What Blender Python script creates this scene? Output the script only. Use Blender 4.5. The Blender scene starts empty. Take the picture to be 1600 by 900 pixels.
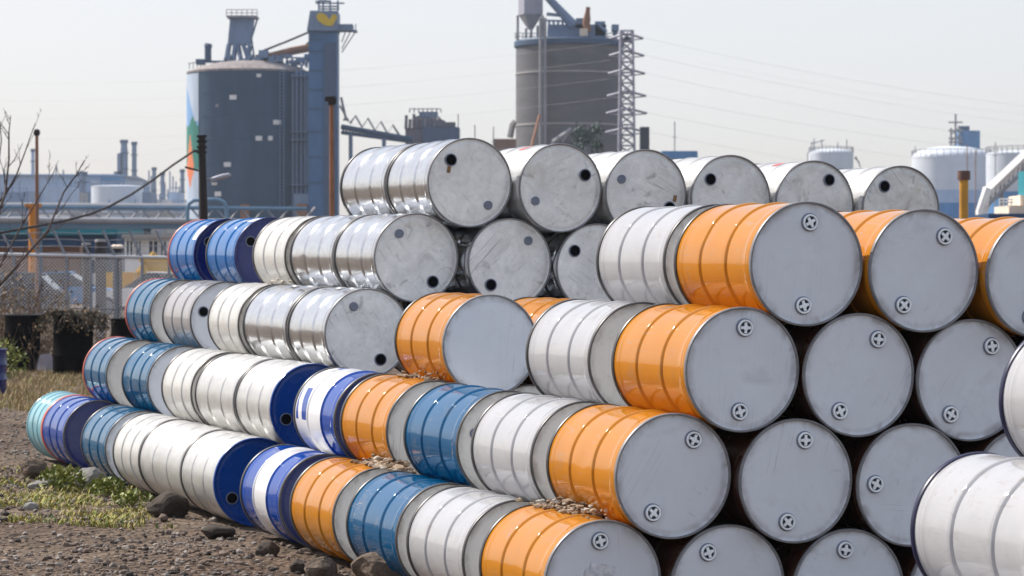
import bpy, bmesh, math, random
from mathutils import Vector, Matrix, noise
random.seed(7)
R_ = math.radians
C = bpy.context.scene.collection
scene = bpy.context.scene

# ------------------------------------------------------------------ camera model
F, PT, H = 4438.0, -0.0082, 1.745
def P(px, py, d):
    """world point at depth d seen at photo pixel (1600 wide)"""
    x, y, z = (px-800)/F, 1.0, -(py-450)/F
    Y = y*math.cos(PT)-z*math.sin(PT); Z = y*math.sin(PT)+z*math.cos(PT)
    k = d/Y
    return Vector((x*k, d, Z*k+H))
def G(px, d): p = P(px, 413, d); p.z = ground_z(p.x, p.y); return p
def X(px, d): return (px-800)/F*d
def Zp(py, d): return P(800, py, d).z

# ------------------------------------------------------------------ drum stack frame (from a least squares fit)
TH, PH, PS = 0.363, -0.0534, 0.0074
AX = Vector((-math.sin(TH)*math.cos(PS), math.cos(TH)*math.cos(PS), math.sin(PS)))
_u0 = Vector((math.cos(TH), math.sin(TH), 0)); _v0 = _u0.cross(AX)
UX = _u0*math.cos(PH)+_v0*math.sin(PH); VX = -_u0*math.sin(PH)+_v0*math.cos(PH)
O0 = Vector((0.4812, 12.7697, -1.4528+H))
RAD = 0.2895; LVL = 0.5015
def drum_centre(k, j, t, du=0): return O0 + UX*(RAD*(2*j+k)+du) + VX*(k*LVL) + AX*t

def stack_plane(x, y):
    d = O0 - VX*0.2925
    return d.z - ((x-d.x)*VX.x + (y-d.y)*VX.y)/VX.z
def in_stack(x, y, m=-0.10):
    dx, dy = x-O0.x, y-O0.y
    return dx*UX.x+dy*UX.y > m and dx*AX.x+dy*AX.y < 12.6
def ground_z(x, y):
    s = stack_plane(x, y)
    cx, cy = -1.5, 16.0
    r = math.hypot(x-cx, (y-cy)*0.7)
    w = 1.0 if r < 7 else max(0.0, 1-(r-7)/12.0)
    w = w*w*(3-2*w)
    return s*w

# ------------------------------------------------------------------ materials
def nt(m):
    m.use_nodes = True
    return m.node_tree, m.node_tree.nodes, m.node_tree.links
def mat(name, col, rough=0.5, metal=0.0, spec=0.5, var=0.0, vscale=6.0, bump=0.0, bscale=40.0, dirt=None, dirt_amt=0.0, dscale=3.0, rvar=0.0, coat=0.0, stretch=None, scratch=None, edge=0.0):
    m = bpy.data.materials.new(name); t, N, Lk = nt(m)
    b = N['Principled BSDF']
    b.inputs['Roughness'].default_value = rough; b.inputs['Metallic'].default_value = metal
    b.inputs['Specular IOR Level'].default_value = spec; b.inputs['Coat Weight'].default_value = coat
    b.inputs['Coat Roughness'].default_value = 0.05
    b.inputs['Base Color'].default_value = (*col, 1)
    tc = N.new('ShaderNodeTexCoord'); oi = N.new('ShaderNodeObjectInfo')
    ad = N.new('ShaderNodeVectorMath'); ad.operation = 'MULTIPLY_ADD'
    rv = N.new('ShaderNodeCombineXYZ')
    for i in range(3): Lk.new(oi.outputs['Random'], rv.inputs[i])
    Lk.new(rv.outputs[0], ad.inputs[0]); ad.inputs[1].default_value = (37, 53, 71); Lk.new(tc.outputs['Object'], ad.inputs[2])
    vec = ad.outputs[0]
    if stretch:
        mp = N.new('ShaderNodeMapping'); mp.inputs['Scale'].default_value = stretch; Lk.new(vec, mp.inputs['Vector']); vec = mp.outputs[0]
    col_out = None
    if var > 0:
        n = N.new('ShaderNodeTexNoise'); n.inputs['Scale'].default_value = vscale; n.inputs['Detail'].default_value = 6
        n.inputs['Roughness'].default_value = 0.65
        Lk.new(vec, n.inputs['Vector'])
        r = N.new('ShaderNodeMapRange'); r.inputs['From Min'].default_value = 0.3; r.inputs['From Max'].default_value = 0.7
        r.inputs['To Min'].default_value = 1-var; r.inputs['To Max'].default_value = 1+var
        Lk.new(n.outputs['Fac'], r.inputs['Value'])
        mx = N.new('ShaderNodeMix'); mx.data_type = 'RGBA'; mx.blend_type = 'MULTIPLY'; mx.inputs[0].default_value = 1
        mx.inputs[6].default_value = (*col, 1); Lk.new(r.outputs[0], mx.inputs[7]); col_out = mx.outputs[2]
    if dirt:
        n = N.new('ShaderNodeTexNoise'); n.inputs['Scale'].default_value = dscale; n.inputs['Detail'].default_value = 8
        n.inputs['Roughness'].default_value = 0.7; n.inputs['Distortion'].default_value = 0.6
        Lk.new(vec, n.inputs['Vector'])
        r = N.new('ShaderNodeMapRange'); r.inputs['From Min'].default_value = 0.55; r.inputs['From Max'].default_value = 0.75
        r.inputs['To Min'].default_value = 0; r.inputs['To Max'].default_value = dirt_amt
        Lk.new(n.outputs['Fac'], r.inputs['Value'])
        mx = N.new('ShaderNodeMix'); mx.data_type = 'RGBA'
        Lk.new(r.outputs[0], mx.inputs[0])
        if col_out: Lk.new(col_out, mx.inputs[6])
        else: mx.inputs[6].default_value = (*col, 1)
        mx.inputs[7].default_value = (*dirt, 1); col_out = mx.outputs[2]
    def _nz(scale, detail, st=None, dist=0.0):
        v = vec
        if st:
            mp = N.new('ShaderNodeMapping'); mp.inputs['Scale'].default_value = st; mp.inputs['Rotation'].default_value = (0.3,0.2,0.7); Lk.new(v, mp.inputs['Vector']); v = mp.outputs[0]
        n = N.new('ShaderNodeTexNoise'); n.inputs['Scale'].default_value = scale; n.inputs['Detail'].default_value = detail; n.inputs['Distortion'].default_value = dist
        Lk.new(v, n.inputs['Vector']); return n.outputs['Fac']
    def _rng(v, a, b_, c, d):
        r_ = N.new('ShaderNodeMapRange'); r_.inputs['From Min'].default_value = a; r_.inputs['From Max'].default_value = b_; r_.inputs['To Min'].default_value = c; r_.inputs['To Max'].default_value = d
        Lk.new(v, r_.inputs['Value']); return r_.outputs[0]
    def _m(op, a, b_):
        n = N.new('ShaderNodeMath'); n.operation = op
        for i, q in enumerate((a, b_)):
            if isinstance(q, (int, float)): n.inputs[i].default_value = q
            else: Lk.new(q, n.inputs[i])
        return n.outputs[0]
    def _over(fac, colr):
        mx = N.new('ShaderNodeMix'); mx.data_type = 'RGBA'; Lk.new(fac, mx.inputs[0])
        if col_out: Lk.new(col_out, mx.inputs[6])
        else: mx.inputs[6].default_value = (*col, 1)
        mx.inputs[7].default_value = (*colr, 1); return mx.outputs[2]
    if scratch:
        amt, sc1 = scratch
        f1 = _m('MULTIPLY', _rng(_nz(3,2,(.6,26,1.2),2.0), .615,.66,0,1), _rng(_nz(2.6,3), .50,.62,0,amt))
        f2 = _m('MULTIPLY', _rng(_nz(26,5,None,.8), .62,.70,0,1), _rng(_nz(2.1,3,None,.5), .52,.66,0,amt))
        col_out = _over(_m('MAXIMUM', f1, f2), sc1)
    if edge > 0:
        sp_ = N.new('ShaderNodeSeparateXYZ'); Lk.new(tc.outputs['Object'], sp_.inputs[0])
        rad_ = _m('SQRT', _m('ADD', _m('MULTIPLY', sp_.outputs[0], sp_.outputs[0]), _m('MULTIPLY', sp_.outputs[1], sp_.outputs[1])), 0.0)
        col_out = _over(_m('MULTIPLY', _rng(rad_, .235,.279,0,1), _rng(_nz(10,6,None,.7), .42,.70,0,edge)), (0.13,0.085,0.055))
    if col_out: Lk.new(col_out, b.inputs['Base Color'])
    if rvar > 0:
        n = N.new('ShaderNodeTexNoise'); n.inputs['Scale'].default_value = 9; n.inputs['Detail'].default_value = 5; Lk.new(vec, n.inputs['Vector'])
        r = N.new('ShaderNodeMapRange'); r.inputs['From Min'].default_value = .3; r.inputs['From Max'].default_value = .7
        r.inputs['To Min'].default_value = max(0.03, rough-rvar); r.inputs['To Max'].default_value = rough+rvar
        Lk.new(n.outputs['Fac'], r.inputs['Value']); Lk.new(r.outputs[0], b.inputs['Roughness'])
    if bump > 0:
        n = N.new('ShaderNodeTexNoise'); n.inputs['Scale'].default_value = bscale; n.inputs['Detail'].default_value = 4; Lk.new(vec, n.inputs['Vector'])
        bp = N.new('ShaderNodeBump'); bp.inputs['Strength'].default_value = bump; bp.inputs['Distance'].default_value = 0.02
        Lk.new(n.outputs['Fac'], bp.inputs['Height']); Lk.new(bp.outputs[0], b.inputs['Normal'])
    return m

def paint(name, col, rough=0.07, dirt_amt=0.22, spec=0.5):
    m = mat(name, col, rough, 0, spec, var=0.06, vscale=5, bump=0.035, bscale=3.0, dirt=(0.22,0.19,0.15), dirt_amt=dirt_amt*1.6, dscale=7, rvar=0.04, scratch=(.5,(0.30,0.25,0.20)))
    m.node_tree.nodes['Principled BSDF'].inputs['IOR'].default_value = 1.5
    return m
M = {}
M['orange'] = paint('orange paint', (0.50,0.188,0.011))
M['grey_lid'] = mat('grey lid paint', (0.67,0.70,0.75), 0.40, var=0.05, vscale=4, bump=0.04, bscale=5, dirt=(0.24,0.24,0.25), dirt_amt=0.28, dscale=4, rvar=0.08, scratch=(.26,(0.26,0.26,0.28)), edge=.6)
M['beige_lid'] = mat('beige grey lid paint', (0.66,0.645,0.61), 0.42, var=0.05, vscale=4, bump=0.04, bscale=5, dirt=(0.2,0.19,0.18), dirt_amt=0.4, dscale=6, rvar=0.08, scratch=(.36,(0.2,0.19,0.17)), edge=.7)
M['white'] = paint('light grey paint', (0.41,0.41,0.425))
M['cream'] = paint('cream white paint', (0.55,0.545,0.525), 0.22, 0.25)
M['grey'] = paint('grey paint', (0.33,0.32,0.325))
M['blue'] = paint('mid blue paint', (0.0003,0.080,0.195))
M['bright_blue'] = paint('bright blue paint', (0.0003,0.115,0.36))
M['royal'] = paint('royal blue paint', (0.007,0.056,0.29))
M['teal'] = paint('steel blue paint', (0.003,0.088,0.19))
M['mint'] = paint('mint paint', (0.20,0.42,0.48), 0.2)
M['navy'] = mat('navy lid paint', (0.004,0.014,0.12), 0.3, var=0.1, rvar=0.08)
M['blue_lid'] = mat('blue lid paint', (0.004,0.055,0.27), 0.25, var=0.08, bump=0.05, bscale=6, rvar=0.1)
M['rim'] = mat('dark drum rim', (0.07,0.068,0.07), 0.4, 0.3, var=0.3, vscale=20, dirt=(0.16,0.10,0.07), dirt_amt=0.5, dscale=12)
M['rim_grey'] = mat('grey drum rim', (0.20,0.20,0.21), 0.4, 0.2, var=0.25, vscale=20, dirt=(0.12,0.08,0.06), dirt_amt=0.5, dscale=12)
M['navy_rim'] = mat('navy rim', (0.008,0.010,0.045), 0.35, var=0.2)
M['gap_shade_body'] = paint('gap shade brown', (0.035,0.012,0.006), 0.3)  # unseen body colour, darkened to put shade into the gaps between front lids
M['salmon'] = mat('red rim paint', (0.55,0.11,0.07), 0.4, var=0.2, vscale=15)
M['zinc'] = mat('zinc plug', (0.86,0.90,0.94), 0.42, 0.35, var=0.1, bump=0.1, bscale=120)
M['black'] = mat('black opening', (0.004,0.004,0.005), 0.9, spec=0.1)
M['pocket'] = mat('plug recess', (0.03,0.045,0.06), 0.5, 0.3)
M['cap'] = mat('grey cap', (0.17,0.19,0.25), 0.5, 0.2, var=0.1)
M['rust'] = mat('rust tag', (0.22,0.12,0.05), 0.8, var=0.3)
M['sticker'] = mat('white sticker', (0.78,0.78,0.80), 0.35, var=0.05)
M['redmark'] = mat('red mark', (0.60,0.05,0.05), 0.35, var=0.25, vscale=25)

def steel(name, base, rough, lid):
    m = bpy.data.materials.new(name); t, N, Lk = nt(m); b = N['Principled BSDF']
    b.inputs['Metallic'].default_value = 0.35 if lid else 0.93
    tc = N.new('ShaderNodeTexCoord'); oi = N.new('ShaderNodeObjectInfo')
    rv = N.new('ShaderNodeCombineXYZ')
    for i in range(3): Lk.new(oi.outputs['Random'], rv.inputs[i])
    ad = N.new('ShaderNodeVectorMath'); ad.operation = 'MULTIPLY_ADD'; ad.inputs[1].default_value = (41,59,83)
    Lk.new(rv.outputs[0], ad.inputs[0]); Lk.new(tc.outputs['Object'], ad.inputs[2]); vec = ad.outputs[0]
    def nz(scale, detail, st=None, dist=0):
        v = vec
        if st:
            mp = N.new('ShaderNodeMapping'); mp.inputs['Scale'].default_value = st
            mp.inputs['Rotation'].default_value = (0,0,0.9) if lid else (0,0,0)
            Lk.new(v, mp.inputs['Vector']); v = mp.outputs[0]
        n = N.new('ShaderNodeTexNoise'); n.inputs['Scale'].default_value = scale; n.inputs['Detail'].default_value = detail
        n.inputs['Distortion'].default_value = dist; n.inputs['Roughness'].default_value = 0.65
        Lk.new(v, n.inputs['Vector']); return n.outputs['Fac']
    def rng(v, a, b_, c, d):
        r = N.new('ShaderNodeMapRange'); r.inputs['From Min'].default_value = a; r.inputs['From Max'].default_value = b_
        r.inputs['To Min'].default_value = c; r.inputs['To Max'].default_value = d; Lk.new(v, r.inputs['Value']); return r.outputs[0]
    def mul(ca, v):
        mx = N.new('ShaderNodeMix'); mx.data_type = 'RGBA'; mx.blend_type = 'MULTIPLY'; mx.inputs[0].default_value = 1
        if isinstance(ca, tuple): mx.inputs[6].default_value = ca
        else: Lk.new(ca, mx.inputs[6])
        Lk.new(v, mx.inputs[7]); return mx.outputs[2]
    c = mul((*base,1), rng(nz(5,8,dist=0.8), .3,.7,.82 if lid else .9,1.12 if lid else 1.05))
    vo = N.new('ShaderNodeTexVoronoi'); vo.inputs['Scale'].default_value = 38; Lk.new(vec, vo.inputs['Vector'])
    c = mul(c, rng(vo.outputs['Color'],0,1,.93,1.05))
    if lid:
        # scratches: long thin dark lines, kept to a few patches
        sc_ = rng(nz(3,2,(.5,30,1),2.2), .60,.66,0,1); pt = rng(nz(3.2,2), .52,.60,0,.55)
        mm = N.new('ShaderNodeMath'); mm.operation = 'MULTIPLY'; Lk.new(sc_, mm.inputs[0]); Lk.new(pt, mm.inputs[1])
        c = mul(c, rng(mm.outputs[0],0,1,1,.25))
        c = mul(c, rng(nz(9,9,None,1.0), .58,.72,1,.5))          # scuffs
        mx = N.new('ShaderNodeMix'); mx.data_type = 'RGBA'; Lk.new(rng(nz(2.3,6,None,.5), .60,.78,0,.6), mx.inputs[0])
        Lk.new(c, mx.inputs[6]); mx.inputs[7].default_value = (0.42,0.30,0.17,1); c = mx.outputs[2]
    else:
        c = mul(c, rng(nz(6,5,(1,1,.06),.2), .45,.75,1,.86))
        c = mul(c, rng(nz(7,7,None,1.2), .69,.76,1,.7))
    Lk.new(c, b.inputs['Base Color'])
    Lk.new(rng(nz(8,6), .3,.7, rough-.05, rough+.06), b.inputs['Roughness'])
    bp = N.new('ShaderNodeBump'); bp.inputs['Strength'].default_value = 0.10 if lid else 0.022; bp.inputs['Distance'].default_value = 0.02
    Lk.new(nz(7 if lid else 5, 3, None if lid else (1,1,.12)), bp.inputs['Height']); Lk.new(bp.outputs[0], b.inputs['Normal'])
    return m
M['steel'] = steel('galvanised steel', (0.66,0.68,0.705), 0.18, False)
M['steel_white'] = steel('whitish galvanised steel', (0.62,0.615,0.60), 0.33, False)
M['steel_white'].node_tree.nodes['Principled BSDF'].inputs['Metallic'].default_value = 0.5
M['steel_lid'] = steel('worn steel lid', (0.76,0.76,0.745), 0.45, True)

def stripes_mat(name, mode):
    """blue and white bands along the drum axis (local Z); mode 2 has blue blocks in the first band"""
    m = paint(name, (0.7,0.7,0.72)); t, N, Lk = nt(m); b = N['Principled BSDF']
    tc = N.new('ShaderNodeTexCoord'); sp = N.new('ShaderNodeSeparateXYZ'); Lk.new(tc.outputs['Object'], sp.inputs[0])
    def math_(op, a, b_=None):
        n = N.new('ShaderNodeMath'); n.operation = op
        for i, v in enumerate((a, b_)):
            if v is None: continue
            if isinstance(v, (int,float)): n.inputs[i].default_value = v
            else: Lk.new(v, n.inputs[i])
        return n.outputs[0]
    z = sp.outputs[2]
    lo = math_('LESS_THAN', z, 0.293); hi = math_('GREATER_THAN', z, 0.587)
    if mode == 1: fac = math_('MAXIMUM', lo, hi)
    else:
        an = math_('ARCTAN2', sp.outputs[0], sp.outputs[1])
        wv = math_('GREATER_THAN', math_('SINE', math_('MULTIPLY', an, 4.0)), 0.1)
        inner = math_('MULTIPLY', math_('GREATER_THAN', z, 0.05), math_('LESS_THAN', z, 0.27))
        sl = math_('GREATER_THAN', math_('SINE', math_('ADD', math_('MULTIPLY', z, 34.0), math_('MULTIPLY', an, 2.0))), -0.3)
        fac = math_('MAXIMUM', hi, math_('MULTIPLY', math_('MULTIPLY', wv, inner), sl))
    mx = N.new('ShaderNodeMix'); mx.data_type = 'RGBA'; Lk.new(fac, mx.inputs[0])
    mx.inputs[6].default_value = (0.72,0.72,0.74,1); mx.inputs[7].default_value = (0.007,0.056,0.31,1)
    Lk.new(mx.outputs[2], b.inputs['Base Color'])
    return m
M['stripe1'] = stripes_mat('blue white blue bands', 1)
M['stripe2'] = stripes_mat('blue blocks on white bands', 2)

# ------------------------------------------------------------------ mesh helpers
class MB:
    def __init__(s): s.v = []; s.f = []; s.mi = []; s.sm = []
    def add(s, vs, fs, mi=0, smooth=False):
        o = len(s.v); s.v += [tuple(v) for v in vs]
        for f in fs: s.f.append(tuple(i+o for i in f)); s.mi.append(mi); s.sm.append(smooth)
        return s
    def box(s, c, size, rot=None, mi=0):
        c = Vector(c); h = Vector(size)/2
        vs = [Vector((x*h.x, y*h.y, z*h.z)) for x in (-1,1) for y in (-1,1) for z in (-1,1)]
        if rot: vs = [rot @ v for v in vs]
        return s.add([c+v for v in vs], [(0,1,3,2),(4,6,7,5),(0,4,5,1),(2,3,7,6),(0,2,6,4),(1,5,7,3)], mi)
    def box2(s, a, b, mi=0):
        a = Vector(a); b = Vector(b); return s.box((a+b)/2, [abs(q) for q in (b-a)], None, mi)
    def tube(s, pts, r, n=6, mi=0, cap=True, smooth=True):
        pts = [Vector(p) for p in pts]; rs = r if isinstance(r, (list,tuple)) else [r]*len(pts)
        rings = []; up = None
        for i, p in enumerate(pts):
            d = (pts[min(i+1,len(pts)-1)]-pts[max(i-1,0)]).normalized()
            if up is None: up = Vector((0,0,1)) if abs(d.z) < .9 else Vector((1,0,0))
            a = d.cross(up).normalized(); b = a.cross(d).normalized(); up = b
            rings.append([p+(a*math.cos(2*math.pi*k/n)+b*math.sin(2*math.pi*k/n))*rs[i] for k in range(n)])
        vs = [v for rg in rings for v in rg]; fs = []
        for i in range(len(pts)-1):
            for k in range(n): fs.append((i*n+k, i*n+(k+1)%n, (i+1)*n+(k+1)%n, (i+1)*n+k))
        if cap: fs += [tuple(range(n))[::-1], tuple((len(pts)-1)*n+k for k in range(n))]
        return s.add(vs, fs, mi, smooth)
    def lathe(s, prof, n=64, mi=0, M_=None, smooth=True, closed=False, a0=0, a1=None):
        """profile of (r, z) about local Z"""
        full = a1 is None; m = n if full else n+1
        vs = []
        for r, z in prof:
            for k in range(m):
                a = a0+(2*math.pi if full else a1-a0)*k/n
                v = Vector((r*math.cos(a), r*math.sin(a), z)); vs.append(M_ @ v if M_ else v)
        fs = []; L = len(prof)
        for i in range(L if closed else L-1):
            i2 = (i+1) % L
            for k in range(n):
                k2 = (k+1) % m if full else k+1
                fs.append((i*m+k, i*m+k2, i2*m+k2, i2*m+k))
        return s.add(vs, fs, mi, smooth)
    def build(s, name, m, parent=None, loc=(0,0,0), sharp=32):
        me = bpy.data.meshes.new(name); me.from_pydata(s.v, [], s.f)
        for x in (m if isinstance(m, (list,tuple)) else [m]): me.materials.append(x)
        me.polygons.foreach_set('material_index', s.mi); me.polygons.foreach_set('use_smooth', s.sm)
        if any(s.sm):
            bm = bmesh.new(); bm.from_mesh(me)
            bmesh.ops.remove_doubles(bm, verts=bm.verts, dist=1e-6) if len(bm.verts) < 60000 else None
            bm.to_mesh(me); bm.free()
            me.set_sharp_from_angle(angle=R_(sharp))
        me.update()
        return link(name, me, parent, loc)
def link(name, me, parent=None, loc=(0,0,0)):
    o = bpy.data.objects.new(name, me); C.objects.link(o); o.location = loc
    if parent is not None: o.parent = parent
    return o
def tag(o, label, cat, group=None, kind=None):
    if label: o['label'] = label
    if cat: o['category'] = cat
    if group: o['group'] = group
    if kind: o['kind'] = kind
    return o
def thing(name, label, cat, loc=(0,0,0), group=None):
    o = bpy.data.objects.new(name, None); C.objects.link(o); o.location = loc
    o.empty_display_size = 0.2
    return tag(o, label, cat, group)
def struct(o): o['kind'] = 'structure'; return o

# ------------------------------------------------------------------ the drums
DL = 0.88
_cache = {}
def body_mesh(L, mkey, var=0):
    k = ('body', round(L,3), mkey, var)
    if k in _cache: return _cache[k]
    r = 0.2815
    prof = [(0.2805,0.008),(r,0.02)]
    prof += [(r,0.035)]
    for z in (0.055,0.075): prof += [(r,z-0.006),(r+0.0022,z),(r,z+0.006)]
    st = mkey.startswith('steel')
    for hz in (L/3, 2*L/3):
        if st:
            prof += [(r+0.0078*(.5+.5*math.cos(math.pi*q/5))-0.0035*math.sin(math.pi*abs(q)/5)**2, hz+0.0042*q) for q in range(-5,6)]; prof.insert(-11,(r,hz-.030)); prof.append((r,hz+.030))
            continue
        prof += [(r,hz-0.030),(r,hz-0.021),(r-0.0004,hz-0.0195),(r-0.0025,hz-0.016),(r+0.0005,hz-0.0125),(r+0.0055,hz-0.007),(r+0.0078,hz-0.0025),(r+0.0078,hz+0.0025),(r+0.0055,hz+0.007),(r+0.0005,hz+0.0125),(r-0.0025,hz+0.016),(r-0.0004,hz+0.0195),(r,hz+0.021),(r,hz+0.030)]
    for z in (L-0.075,L-0.055): prof += [(r,z-0.006),(r+0.0022,z),(r,z+0.006)]
    prof += [(r,L-0.02),(0.2805,L-0.008)]
    pf = [prof[0]]
    for p_ in prof[1:]:
        gap = p_[1]-pf[-1][1]; m_ = int(gap/.045)
        a_ = pf[-1]
        for i_ in range(1,m_+1): pf.append((a_[0]+(p_[0]-a_[0])*i_/(m_+1), a_[1]+gap*i_/(m_+1)))
        pf.append(p_)
    prof = pf
    mb = MB(); mb.lathe(prof, 80)
    rd = random.Random(var*17+3); o3 = Vector((rd.random()*60,rd.random()*60,rd.random()*60)); dents = []
    for _ in range(3):
        a = rd.uniform(0,6.28); dents.append((Vector((r*math.cos(a),r*math.sin(a),rd.uniform(.1,L-.1))), rd.uniform(.05,.11), rd.uniform(.002,.006)))
    nv = []
    for v in mb.v:
        q = Vector(v); e = max(0,min(1,q.z/.06,(L-q.z)/.06)); dr = noise.noise(q*4+o3)*.0016
        for c_, w_, dp in dents: dr -= dp*math.exp(-((q-c_).length/w_)**2)
        f = 1+e*dr/r; nv.append((q.x*f,q.y*f,q.z))
    mb.v = nv
    o = mb.build('body', M[mkey], sharp=60); me = o.data; bpy.data.objects.remove(o); _cache[k] = me
    return me
def mesh_of(key, fn):
    if key not in _cache:
        o = fn(); _cache[key] = o.data; bpy.data.objects.remove(o)
    return _cache[key]
def rim_mesh(mkey):
    def f():
        mb = MB(); prof = [(0.2785,-0.004),(0.2785,0.010),(0.2805,0.0135),(0.2865,0.0135),(0.289,0.010),(0.289,-0.006),(0.286,-0.011),(0.2805,-0.011)]
        mb.lathe(prof, 80, closed=True); return mb.build('rim', M[mkey], sharp=50)
    return mesh_of(('rim',mkey), f)
def lid_mesh(mkey, seed=0):
    def f():
        mb = MB(); rd = random.Random(seed)
        rr = [0.2795,0.277,0.266,0.258,0.245,0.22,0.19,0.15,0.11,0.07,0.035,0.001]
        zz = [0.000,-0.006,-0.007,-0.004,-0.0035]
        vs = []; n = 64; off = Vector((rd.random()*50, rd.random()*50, rd.random()*50))
        for i, r in enumerate(rr):
            for k in range(n):
                a = 2*math.pi*k/n; v = Vector((r*math.cos(a), r*math.sin(a), 0))
                z = zz[i] if i < 5 else -0.0035
                if i >= 5: z += noise.noise(v*6+off)*0.0025
                vs.append((v.x, v.y, z))
        fs = [(i*n+k, i*n+(k+1)%n, (i+1)*n+(k+1)%n, (i+1)*n+k) for i in range(len(rr)-1) for k in range(n)]
        fs.append(tuple((len(rr)-1)*n+k for k in range(n)))
        mb.add(vs, fs, 0, True); return mb.build('lid', M[mkey], sharp=50)
    return mesh_of(('lid',mkey,seed), f)
def bung_mesh(kind):
    def f():
        mb = MB()
        if kind == 'plug':
            mb.lathe([(0.0425,-0.006),(0.0425,0.0015),(0.040,0.003),(0.0385,0.003)], 28, 2)
            mb.lathe([(0.038,-0.004),(0.038,0.010),(0.036,0.012),(0.030,0.012),(0.0285,0.010),(0.0285,0.003)], 28, 0)
            mb.lathe([(0.0285,0.003),(0.0005,0.003)], 28, 1)
            for a in (0.5, 0.5+math.pi/2):
                mb.box((0,0,0.0065), (0.050,0.013,0.009), Matrix.Rotation(a,3,'Z'), 0)
            mb.lathe([(0.013,0.004),(0.013,0.0135),(0.0005,0.0135)], 14, 0)
            return mb.build('bung', [M['zinc'], M['pocket'], M['cap']])
        if kind == 'hole':
            mb.lathe([(0.041,-0.006),(0.041,0.003),(0.038,0.005),(0.034,0.004)], 28, 0)
            mb.lathe([(0.034,0.004),(0.032,-0.001),(0.0005,-0.001)], 28, 1)
            return mb.build('bung', [M['cap'], M['black']])
        mb.lathe([(0.029,-0.006),(0.029,0.003),(0.026,0.006),(0.018,0.006),(0.016,0.004),(0.0005,0.004)], 24, 0)
        return mb.build('bung', [M['cap']])
    return mesh_of(('bung',kind), f)

# kind -> body, front lid, rear lid, front rim, rear rim, bung kinds
KIND = {
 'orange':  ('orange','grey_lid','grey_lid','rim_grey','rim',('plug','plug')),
 'dark':    ('gap_shade_body','grey_lid','grey_lid','rim_grey','rim',('plug','plug')),
 'orangeb': ('orange','grey_lid','grey_lid','rim_grey','rim',()),
 'orangec': ('orange','beige_lid','grey_lid','rim','rim',()),
 'white':   ('white','beige_lid','grey_lid','rim','rim',()),
 'blue':    ('blue','beige_lid','grey_lid','rim','rim',('cap','cap')),
 'stripe1': ('stripe1','navy','navy','rim','rim',()),
 'stripe2': ('stripe2','navy','navy','rim','rim',()),
 'wblue':   ('steel_white','blue_lid','blue_lid','blue_lid','rim',('hole','cap')),
 'silver':  ('steel','steel_lid','steel_lid','rim_grey','rim',('hole','cap')),
 'silverw': ('steel_white','steel_lid','steel_lid','rim_grey','rim',('hole','cap')),
 'cream':   ('cream','beige_lid','grey_lid','rim','rim',()),
 'teal':    ('teal','grey_lid','grey_lid','rim','rim',()),
 'tealr':   ('teal','beige_lid','salmon','rim','salmon',()),
 'royal':   ('royal','navy','salmon','rim','salmon',()),
 'mint':    ('mint','salmon','mint','salmon','mint',()),
 'grey':    ('grey','grey_lid','grey_lid','rim','rim',('hole','cap')),
 'bblue':   ('bright_blue','navy','navy','navy','rim',('hole','cap')),
 'bbluer':  ('bright_blue','navy','salmon','navy','salmon',('hole','cap')),
 'whiten':  ('white','grey_lid','grey_lid','rim','navy_rim',()),
}
BASIS = Matrix((UX, VX, -AX)).transposed()      # local X = along the row, Y = up, Z = towards the visible lid
_n = [0]
def drum(kind, k, j, t, label, roll=90, L=DL, group='steel drums in the stack', du=0, yaw=0, tilt=0):
    bd, fl, rl, fr, rr, bungs = KIND[kind]
    _n[0] += 1; rd = random.Random(_n[0]*13+5)
    c = drum_centre(k, j, t, du)
    base = c + AX*(L/2) - VX*0.2895
    root = thing('steel_drum', label, 'drum', base, group)
    root.rotation_euler = (BASIS @ Matrix.Rotation(yaw+rd.uniform(-.006,.006),3,'Y')).to_euler()
    spin = rd.uniform(0, 6.28)
    b = link('body', body_mesh(L, bd, _n[0] % 4), root, (0,0.2895,-L/2)); b.rotation_euler = (0,0,spin if bd not in ('stripe2',) else R_(100))
    r1 = link('rim', rim_mesh(fr), root, (0,0.2895,L/2-0.014)); r1.rotation_euler = (0,0,spin)
    r2 = link('rim', rim_mesh(rr), root, (0,0.2895,-L/2+0.014)); r2.rotation_euler = (math.pi,0,spin)
    lid = link('lid', lid_mesh(fl, _n[0] % 5), root, (0,0.2895,L/2-0.0105)); lid.rotation_euler = (0,0,R_(roll)+rd.uniform(-.03,.03))
    l2 = link('lid', lid_mesh(rl, 0), root, (0,0.2895,-L/2+0.0105)); l2.rotation_euler = (math.pi,0,spin)
    for i, bk in enumerate(bungs):
        q = link('bung', bung_mesh(bk), lid, ((0.193 if i == 0 else -0.193),0,0.0025))
        q.rotation_euler = (0,0,rd.uniform(0,6.28))
    return root
def patch(root, name, mkey, a0, a1, z0, z1, L=DL, rad=0.2832):
    """a thin curved sheet lying on a drum's body; angles in degrees from the right, counterclockwise"""
    mb = MB(); mb.lathe([(rad,z0),(rad,z1)], 10, 0, None, True, False, R_(a0), R_(a1))
    n = len(mb.v)
    mb.lathe([(rad-0.0008,z1),(rad-0.0008,z0)], 10, 0, None, True, False, R_(a0), R_(a1))
    return mb.build(name, M[mkey], root, (0,0.2895,-L/2))

def d_tag(root, x, y):
    mb = MB(); mb.box((0,0,0),(.022,.042,.003),Matrix.Rotation(-.15,3,'Z')); return mb.build('tag', M['rust'], root, (x,0.2895+y,DL/2-0.009))
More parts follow.
